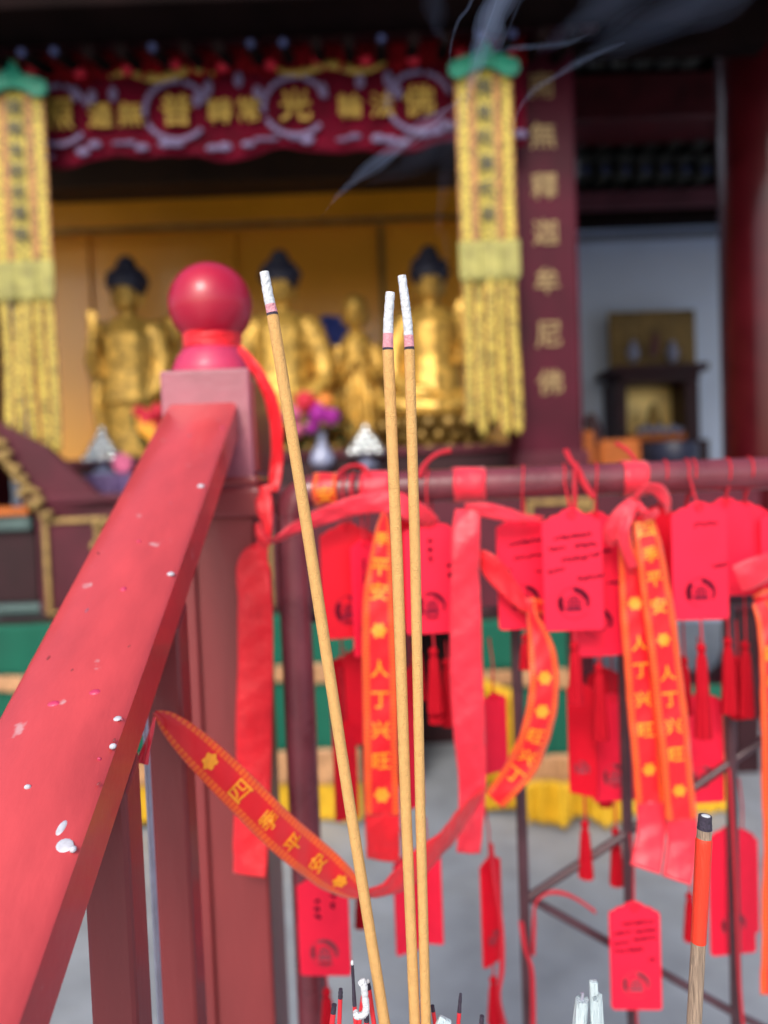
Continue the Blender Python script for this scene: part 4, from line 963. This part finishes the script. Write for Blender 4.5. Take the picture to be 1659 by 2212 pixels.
ribbon('tiny pink ribbon end below the handrail', [(334, 1548, .455, 8, 0), (322, 1600, .45, 20, 30), (308, 1650, .445, 26, 0)], 'satin_pink')
V = [('季', .075), ('平', .155), ('安', .225), ('*', .335), ('人', .445), ('丁', .535), ('兴', .62), ('旺', .71), ('*', .81)]
ribbon('long straight gold-lettered ribbon left of the upright incense', [(832, 1108, .76, 22, 40), (828, 1150, .765, 36, 20), (822, 1220, .765, 52, 10), (818, 1300, .765, 68, 0), (820, 1420, .765, 76, 4), (822, 1560, .765, 76, 0), (824, 1680, .765, 77, -3), (826, 1760, .765, 78, 0)], 'ribbon', chars=[(c, min(.99, s * 1.15)) for c, s in V])
ribbon('plain lower end of the long straight gold-lettered ribbon', [(826, 1752, .766, 77, 0), (827, 1800, .768, 76, 8), (828, 1858, .775, 74, 14)])
ribbon('wide plain rose ribbon hanging straight from the rail right of the incense', [(1010, 1100, .772, 56, 20), (1006, 1160, .765, 62, 10), (1006, 1240, .765, 64, -14), (1006, 1340, .765, 68, 0), (1008, 1460, .765, 72, 4), (1014, 1580, .765, 70, 0), (1020, 1680, .77, 60, 10), (1018, 1760, .77, 56, -5), (1012, 1842, .765, 54, 0)], 'satin_pink')
wrap_rail('plain ribbon wrapped flat round the rail beside the upright incense', 1011, 68, 'satin_pink', None)
ribbon('ribbon running right from the rail wrap towards the tags', [(1005, 1098, .772, 26, 30), (1050, 1102, .765, 32, 10), (1100, 1112, .77, 30, -20), (1150, 1118, .78, 16, -40), (1175, 1120, .79, 8, 0)], 'satin_pink')
ribbon('short crossing ribbon with red back left of the curled gold ribbon', [(1032, 1196, .78, 30, 30), (1060, 1222, .775, 50, 25), (1092, 1262, .775, 44, -10), (1122, 1296, .775, 34, -20), (1145, 1312, .775, 24, 0)])
ribbon('curled gold-lettered ribbon hanging in a crescent over the green cloth', [(1146, 1300, .775, 30, 50), (1150, 1330, .772, 26, 40), (1160, 1362, .77, 40, 20), (1172, 1420, .765, 62, 0), (1176, 1480, .76, 66, -8), (1166, 1550, .76, 68, -6), (1142, 1625, .765, 70, 0), (1108, 1680, .77, 58, 30), (1068, 1728, .775, 48, 20)], 'ribbon',
       chars=[('*', .35), ('*', .50), ('旺', .62), ('兴', .73), ('丁', .84)])
ribbon('short gold-bordered scrap wrapped at the crossbar corner', [(1120, 1312, .79, 22, 0), (1150, 1308, .785, 34, 0), (1182, 1316, .79, 24, 0)], 'ribbon')
V2 = [('四', .03), ('季', .10), ('平', .17), ('安', .245), ('*', .34), ('人', .435), ('丁', .51), ('兴', .585), ('旺', .665), ('*', .77)]
ribbon('right one of the twin gold-lettered ribbons hanging from the bow', [(1388, 1120, .765, 46, 10), (1404, 1200, .762, 60, 0), (1420, 1300, .76, 66, 0), (1436, 1420, .76, 68, 0), (1450, 1540, .76, 68, 0), (1462, 1660, .76, 68, 0), (1472, 1770, .76, 68, 0)], 'ribbon', chars=[(c, min(.99, s * 1.17)) for c, s in V2])
ribbon('plain lower end of the right twin ribbon', [(1472, 1764, .761, 68, 0), (1474, 1820, .762, 66, 10), (1462, 1902, .75, 60, 22)], 'satin_pink')
V3 = [('*', .13), ('人', .27), ('丁', .37), ('兴', .475), ('旺', .585), ('*', .73)]
ribbon('left one of the twin gold-lettered ribbons hanging from the bow', [(1350, 1130, .768, 22, 40), (1352, 1180, .765, 30, 30), (1366, 1250, .77, 56, 10), (1374, 1340, .77, 66, 0), (1382, 1440, .77, 68, 0), (1392, 1560, .77, 68, 0), (1402, 1680, .77, 68, 0), (1406, 1735, .77, 66, 0)], 'ribbon', chars=[(c, .16 + s * .98) for c, s in V3])
ribbon('plain lower end of the left twin ribbon', [(1406, 1730, .771, 66, 0), (1408, 1790, .77, 62, 10), (1394, 1878, .755, 64, 22)], 'satin_pink')
wrap_rail('plain ribbon wrapped round the rail above the bow', 1366, 52, 'satin_pink', None)
ribbon('right loop of the bow tied under the rail', [(1372, 1080, .76, 22, 20), (1392, 1056, .755, 26, 40), (1418, 1056, .755, 28, 30), (1438, 1080, .76, 24, 0), (1444, 1108, .77, 14, -20)], 'satin_pink')
ribbon('left loop of the bow tied under the rail', [(1372, 1082, .758, 24, 0), (1346, 1104, .755, 30, 30), (1324, 1140, .76, 34, 20), (1322, 1170, .765, 24, 50), (1340, 1150, .765, 20, 10), (1366, 1106, .76, 16, 0)], 'satin_pink')
ribbon('thin tail of the bow crossing the left twin ribbon', [(1374, 1084, .754, 18, 0), (1350, 1130, .752, 26, 30), (1348, 1170, .752, 24, 40), (1368, 1226, .755, 18, 20)], 'satin_pink')
ribbon('small curl of the bow beside the knot', [(1374, 1086, .756, 14, 0), (1388, 1104, .75, 20, 40), (1404, 1112, .75, 22, 30), (1420, 1104, .755, 14, 0)], 'satin_pink')
wrap_rail('gold-lettered ribbon wrapped round the rail beside the post', 704, 52, 'ribbon', '安')
wrap_rail('narrow pink ribbon wrapped round the rail behind the curved ribbon', 812, 64, 'satin_pink', None)
ribbon('gold-lettered ribbon cut by the right edge of the photo', [(1640, 1300, .77, 30, 0), (1662, 1360, .765, 50, 10), (1672, 1460, .76, 60, 0), (1676, 1640, .76, 64, 0), (1680, 1820, .76, 64, 0), (1676, 2000, .76, 64, 0), (1674, 2150, .76, 64, 0)], 'ribbon', chars=[(c, .1 + s) for c, s in V2 if s < .8])
ribbon('pale pink ribbon end jutting in from the right edge', [(1592, 1250, .76, 62, 0), (1620, 1240, .757, 66, 0), (1660, 1222, .76, 60, 10), (1700, 1210, .77, 50, 0)], 'satin_pink')
ribbon('gold-bordered scrap knotted on the crossbar at the right edge', [(1630, 1300, .785, 28, 0), (1662, 1292, .78, 44, 0), (1700, 1296, .79, 30, 0)], 'ribbon')

def cordpath(label, pts, r_=.0013, n=1, m='string'):
    q = MB()
    for j in range(n):
        cc_ = catmull([(a + 4 * j * math.sin(i * 1.3 + j), b + 3 * j, c + .002 * j) for i, (a, b, c) in enumerate(pts)], 8); q.tube([P(*k_) for k_ in cc_], r_, 6)
    return tag(q.build('loose_cord', m), label, 'cord', 'loose red cords on the fence')
cordpath('double red cord loop standing above the rail near the leaning incense', [(726, 1040, .785), (732, 1022, .785), (756, 1006, .79), (786, 1008, .79), (800, 1030, .785)], .0016, 2)
cordpath('red cord curling up above the rail right of the upright incense', [(905, 1030, .782), (912, 1010, .785), (930, 990, .787), (950, 978, .787), (974, 972, .787)], .0022, 2)
cordpath('red cord end sticking up from the rail above the handwritten tag', [(1220, 970, .785), (1232, 995, .784), (1250, 1015, .781), (1262, 1040, .774), (1282, 1074, .768)], .0026, 2)
cordpath('twin red cords wrapped over the rail above the handwritten tag', [(1240, 1100, .768), (1240, 1060, .766), (1242, 1020, .773), (1246, 1000, .79)], .0018, 2)
cordpath('red cord end standing on the rail behind the bow', [(1330, 958, .83), (1352, 970, .83), (1370, 990, .815), (1376, 1002, .80)], .0024, 1)
cordpath('red cord wrapped over the rail at its left part', [(760, 1090, .775), (758, 1060, .768), (760, 1036, .772), (764, 1022, .79)], .0014, 2)
cordpath('pale red cord bowing up beside the bar crossing', [(1150, 2060, .84), (1152, 1990, .835), (1158, 1950, .83), (1184, 1928, .825), (1216, 1928, .825), (1250, 1944, .83), (1284, 1968, .83)], .0016, 2)
cordpath('thin red cords hanging along the lower middle upright bar', [(1124, 1990, .83), (1134, 2050, .83), (1150, 2100, .83), (1154, 2220, .83)], .0022, 2)
cordpath('long red cord hanging beside the right upright bar', [(1574, 1660, .83), (1580, 1740, .83), (1588, 1900, .83), (1596, 2100, .83), (1606, 2230, .83)], .0018, 1)
cordpath('red cord curling below the twisted tag', [(1058, 1820, .82), (1068, 1900, .82), (1084, 2000, .82), (1086, 2090, .82), (1078, 2150, .82), (1090, 2220, .82)], .0022, 2)

# ------------------------------------------------------------------ incense
FD0 = .385
BZ = .80      # ash surface in the burner
def down_to_ash(a, b):
    t = (BZ - .01 - b.z) / (b.z - a.z); return b + (b - a) * t
def bumpy_tube(mb, pts, rad, n=20, amp=.04, seg=14, seed=0):
    q = random.Random(seed); P_ = []; Rr = []
    for i in range(len(pts) - 1):
        for s in range(seg): t = s / seg; P_.append(pts[i].lerp(pts[i + 1], t)); Rr.append((rad[i] + (rad[i + 1] - rad[i]) * t) * (1 + q.uniform(-amp, amp)))
    P_.append(pts[-1]); Rr.append(rad[-1]); mb.tube(P_, Rr, n)
def big_incense(top, mid, bot, label, seed, w=12.4):
    d = FD0; k = px(1, d); T_ = [P(*a, d + .0) for a in top]; m_ = P(*mid, d); b_ = P(*bot, d); e_ = down_to_ash(m_, b_)
    e = empty('incense_stick', label, 'incense', e_, 'thick burning incense sticks'); 
    def L(p_): return p_ - e_
    r_ = w * k
    dirn = (b_ - m_).normalized()
    o = MB(); bumpy_tube(o, [L(m_) + dirn * 5 * k, L(m_).lerp(L(b_), .3) + Vector((1.6 * k, 0, 0)), L(m_).lerp(L(b_), .68) - Vector((1.4 * k, 0, 0)), L(e_)], [r_, r_ * 1.02, r_ * .98, r_ * .98], amp=.012, seg=40, seed=seed); o.build('paste_body', 'incense', e)
    o = MB(); bumpy_tube(o, [L(m_) - dirn * .5 * k, L(m_) + dirn * 6 * k], [r_ * .93, r_ * 1.0], amp=.02, seg=5, seed=seed); o.build('char_ring', 'char', e)
    # ash column: pink near the ember, pale above, rough and slightly bent
    pts = [L(m_)] + [L(a) for a in T_[::-1]]
    pk_ = L(m_).lerp(pts[1], .24) if len(pts) == 2 else L(m_).lerp(pts[1], .5)
    o = MB(); bumpy_tube(o, [L(m_), pk_], [r_ * .95, r_ * .9], amp=.02, seg=5, seed=seed); o.build('hot_ash', 'ash_pink', e)
    o = MB(); bumpy_tube(o, [pk_] + pts[1:], [r_ * .9] + [r_ * .88] * (len(pts) - 2) + [r_ * .80], amp=.05, seg=9, seed=seed + 9); o.build('ash_tip', 'ash', e)
big_incense([(571, 588), (580, 640)], (588, 676), (832, 2212), 'leaning thick incense stick with a white ash tip, leftmost of the three', 1, 12.6)
big_incense([(843, 632), (839, 690)], (838, 752), (897, 2212), 'middle thick upright incense stick with the shortest ash tip top', 2, 12.2)
big_incense([(868, 596), (875, 650), (881, 700)], (884, 750), (921, 2212), 'right thick upright incense stick with a long crooked ash tip', 3, 11.4)

def thin_stick(x0, y0, x1, label, tip='char', tl=16, w=5, col='stick_red', d=FD0, ash=False):
    a = P(x0, y0, d); b = P(x1, 2212, d); e_ = down_to_ash(a, b); k = px(1, d); e = empty('joss_stick', label, 'incense', e_, 'burnt-down thin joss sticks'); t = min(.9, tl / max(1, 2212 - y0)); m_ = a.lerp(b, t)
    MB().tube([m_ - e_, b - e_, Vector((0, 0, 0))], w * k, 10).build('stick', col, e)
    o = MB(); bumpy_tube(o, [a - e_, m_ - e_], [w * k * (.7 if tl > 20 else 1), w * k * 1.02], amp=.12, seg=5, n=10, seed=int(x0)); o.build('burnt_tip', tip, e)
    if ash: MB().ell(a - e_, (w * k * .8, w * k * .8, w * k * 1.5), 10, 6).build('ash_flake', 'ash', e)
thin_stick(736, 2136, 733, 'thin red joss stick with square black tip, second from the left', tl=20)
thin_stick(722, 2170, 717, 'shortest thin red joss stick at the far left of the bundle', tl=18, w=6)
thin_stick(761, 2080, 768, 'tallest thin red joss stick with charred neck and white fleck', tl=92, w=4.6, ash=True)
thin_stick(786, 2140, 776, 'thin red joss stick behind the curled ash', w=5, tl=8)
thin_stick(795, 2122, 808, 'thin red joss stick leaning right behind the curled ash', tl=14, w=5.2, ash=True)
thin_stick(792, 2184, 792, 'stubby thin joss stick with wide black tip below the curled ash', tl=22, w=6)
thin_stick(934, 2172, 940, 'red joss stick touching the right side of the rightmost thick incense', tl=12, w=4.6, d=.395)
thin_stick(907, 2160, 905, 'white-tipped joss stick squeezed between the two upright incense', tip='ash', tl=60, w=3.6, d=.395)
thin_stick(995, 2146, 990, 'dark crimson joss stick standing alone with a long black tip', tl=40, w=4.6, d=.40)
thin_stick(1041, 2194, 1040, 'black-tipped joss stick barely entering at the bottom', tl=16, w=5.2, d=.40)
# curled ash caught on the bundle
o = MB(); pts = catmull([(779, 2126, .375), (785, 2122, .375), (788, 2150, .375), (791, 2176, .375), (787, 2190, .375), (772, 2194, .375), (768, 2184, .375)], 6)
bumpy_tube(o, [P(*a) for a in pts], [px(7.5, .375)] * (len(pts) - 3) + [px(5.5, .375)] * 3, n=12, amp=.14, seg=2)
tag(o.build('curled_ash', 'ash'), 'pale curl of ash caught on the bundle of thin joss sticks', 'ash')
# two white wax-coated stubs
def wax_stub(x, y, w, x1, label, seed, jag):
    d = .40; a = P(x, y, d); b = P(x1, 2212, d); e_ = down_to_ash(a, b); k = px(1, d); e = empty('wax_stub', label, 'candle', e_, 'white wax-coated stubs')
    o = MB(); q = random.Random(seed); n = 22; path = [a - e_, a.lerp(b, .3) - e_, b - e_, Vector((0, 0, 0))]; rad = [w * k, w * k * 1.08, w * k * 1.12, w * k * 1.1]
    b0 = len(o.v); prev = []
    PP = []; RR_ = []
    for i in range(3):
        for s in range(6): t = s / 6; PP.append(path[i].lerp(path[i + 1], t)); RR_.append(rad[i] + (rad[i + 1] - rad[i]) * t)
    for i, (p_, r_) in enumerate(zip(PP, RR_)):
        for j in range(n):
            an = 2 * math.pi * j / n; rr = r_ * (1 + .07 * math.sin(an * 5 + seed) + .05 * math.sin(an * 11)); o.v.append(p_ + Vector((rr * math.cos(an), rr * math.sin(an), (jag * k * math.sin(an * 3 + seed) + q.uniform(-2, 2) * k) if i == 0 else 0)))
    for i in range(len(PP) - 1):
        for j in range(n): j2 = (j + 1) % n; o.f.append((b0 + i * n + j, b0 + i * n + j2, b0 + (i + 1) * n + j2, b0 + (i + 1) * n + j))
    o.f.append(tuple(b0 + j for j in range(n))[::-1]); wo = o.build('wax', 'wax', e)
    o = MB(); o.tube([a - e_, a - e_ + Vector((.0006, 0, .004)), a - e_ + Vector((-.0008, 0, 16 * k))], [.0009, .0007, .0003], 6); o.build('wick', 'steel', e)
wax_stub(1257, 2160, 14, 1252, 'left white wax stub with a thin wick', 1, 3)
wax_stub(1287, 2152, 13, 1290, 'right white wax stub with a broken taller rim', 4, 14)
o = MB(); a = P(1282, 2126, .4); o.box((a.x, a.y, a.z - .004), (.0045, .0035, .012)); tag(o.build('wax_splinter', 'wax', bevel=.0008), 'broken splinter of white wax standing on the right stub', 'wax')
o = MB(); a = P(958, 2210, .38); o.box((a.x, a.y, a.z), (.007, .003, .006), rot=Matrix.Rotation(.5, 3, 'Y')); tag(o.build('ash_chip', 'wax', bevel=.0008), 'pale chip of ash between the joss sticks at the bottom', 'ash')
# large painted stick at the right
d = .37; a = P(1523, 1764, d); b = P(1499, 2212, d); e_ = down_to_ash(a, b); k = px(1, d)
e = empty('painted_stick', 'large stick with black tip, red-painted neck and bare weathered wood', 'stick', e_)
def at(yy): return a.lerp(b, (yy - 1764) / (2212 - 1764)) - e_
o = MB(); bumpy_tube(o, [at(1762), at(1790)], [13.5 * k, 16 * k], amp=.05, seg=6); o.build('charred_tip', 'char', e)
o = MB(); o.ell(at(1764), (12 * k, 12 * k, 4 * k), 14, 6); o.build('ash_cap', 'ash', e)
o = MB(); bumpy_tube(o, [at(1788), at(1812)], [15 * k, 16 * k], amp=.03, seg=5); o.build('bare_neck', 'wood_raw', e)
o = MB(); bumpy_tube(o, [at(1809), at(1816), at(1950), at(2033)], [16 * k, 17.6 * k, 16.6 * k, 16.4 * k], amp=.006, seg=8, n=28); o.build('painted_section', 'paint_red', e)
o = MB(); bumpy_tube(o, [at(2031), at(2120), at(2212), Vector((0, 0, 0))], [15.4 * k, 15.8 * k, 15.6 * k, 15 * k], amp=.015, seg=10, n=28); o.build('wood_shaft', 'wood_raw', e)
# the burner they all stand in, just below the frame
bn = empty('incense_burner', 'bronze burner filled with ash just below the frame, holding the sticks', 'burner', (0, 0, 0))
MB().lathe((.055, .375, 0), [(.14, 0), (.11, .04), (.06, .25), (.07, .45), (.14, .56), (.165, .68), (.155, BZ - .02), (.168, BZ), (.158, BZ), (.15, BZ - .03)], 48).build('bowl', 'bronze', bn)
MB().lathe((.055, .375, BZ - .03), [(.15, 0), (.152, .022), (.09, .026), (.02, .028)], 48).build('ash_bed', 'ashbed', bn)

# ------------------------------------------------------------------ smoke
def wisp(label, pts, m='smoke', flat=.35):
    """pts: (x, y, d, half width px)"""
    c = catmull(pts, 10); root = None; ph = rnd.uniform(0, 6)
    for q, nm in ((1.15, 'smoke_wisp'), (.80, 'inner_smoke'), (.5, 'inner_smoke'), (.24, 'inner_smoke')):     # nested shells: denser towards the core
        o = MB(); path = []; rad = []
        for i, (a, b, d_, w) in enumerate(c):
            wob = w * (.22 * math.sin(i * .23 + ph) * (1 - q) + .10 * math.sin(i * .51 + ph * 2 + q * 3))
            path.append(P(a + wob, b + wob * .3, d_)); rad.append(max(.00015, px(w, d_) * q * (1 + .12 * math.sin(i * .37 + ph + q * 5))))
        o.tube(path, rad, 20, flat=flat, fdir=(0, 1, 0)); ob = o.build(nm, m, root)
        if root is None: root = ob
    return tag(root, label, 'smoke', 'wisps of incense smoke', 'stuff')
wisp('smoke wisp slanting from the ochre header up to the valance', [(690, 475, .42, 1), (715, 440, .42, 4), (745, 408, .42, 9), (800, 362, .42, 16), (870, 310, .42, 20), (925, 262, .42, 15), (985, 222, .42, 8), (1000, 200, .42, 3)])
wisp('bright core of the slanting smoke wisp', [(740, 400, .418, 2), (800, 372, .418, 4), (870, 318, .418, 6), (930, 268, .418, 5), (990, 220, .418, 2)], 'smoke')
wisp('broad thin veil below the slanting smoke', [(790, 400, .43, 4), (860, 370, .43, 22), (930, 320, .43, 34), (985, 260, .43, 26), (1000, 210, .43, 4)], 'smoke_thin')
wisp('broad blue smoke column rising past the green hood', [(1005, 240, .42, 3), (1020, 170, .42, 14), (1040, 110, .42, 26), (1060, 50, .42, 32), (1085, -20, .42, 34), (1110, -90, .42, 36)], 'smoke')
wisp('fine bright thread inside the blue smoke column', [(1012, 190, .418, 1.5), (1030, 120, .418, 3), (1052, 60, .418, 3), (1072, 0, .418, 3), (1082, -60, .418, 3)], 'smoke_thick')
wisp('thin smoke thread left of the blue column', [(970, 150, .42, 1.5), (974, 100, .42, 3), (988, 50, .42, 4), (1012, 15, .42, 5), (1034, -40, .42, 5)], 'smoke_thick')
wisp('faint smoke veil at the top left of the column', [(965, 90, .43, 3), (945, 60, .43, 20), (940, 10, .43, 26), (945, -50, .43, 26)], 'smoke_thin')
wisp('smoke thread right of the blue column', [(1076, 160, .42, 1.5), (1086, 100, .42, 3), (1104, 50, .42, 4), (1130, -10, .42, 5)], 'smoke')
wisp('level smoke streak above the couplet column', [(1060, 112, .42, 2), (1110, 104, .42, 8), (1170, 100, .42, 8), (1230, 92, .42, 7), (1275, 72, .42, 3)], 'smoke')
wisp('long smoke streak rising to the right over the couplet column', [(1104, 290, .42, 2), (1120, 240, .42, 6), (1150, 198, .42, 8), (1200, 165, .42, 8), (1260, 130, .42, 8), (1310, 108, .42, 7), (1350, 92, .42, 3)], 'smoke')
wisp('soft smoke plume widening beyond the long streak', [(1180, 175, .43, 3), (1260, 128, .43, 16), (1340, 84, .43, 34), (1430, 40, .43, 50), (1540, -20, .43, 60), (1640, -90, .43, 66)], 'smoke_thin')
wisp('wide faint smoke cloud at the top right', [(1150, 120, .44, 4), (1230, 70, .44, 30), (1310, 10, .44, 50), (1400, -70, .44, 60), (1500, -150, .44, 60)], 'smoke_thin')
wisp('faint smoke rising beside the banner edge', [(940, 520, .43, 4), (955, 440, .43, 16), (965, 360, .43, 18), (985, 280, .43, 20), (1010, 200, .43, 10)], 'smoke_thin')
wisp('faint smoke thread rising from the right upright incense', [(868, 590, .39, 1), (905, 560, .40, 4), (945, 600, .41, 8), (965, 540, .42, 10), (950, 480, .42, 8)], 'smoke_thin')
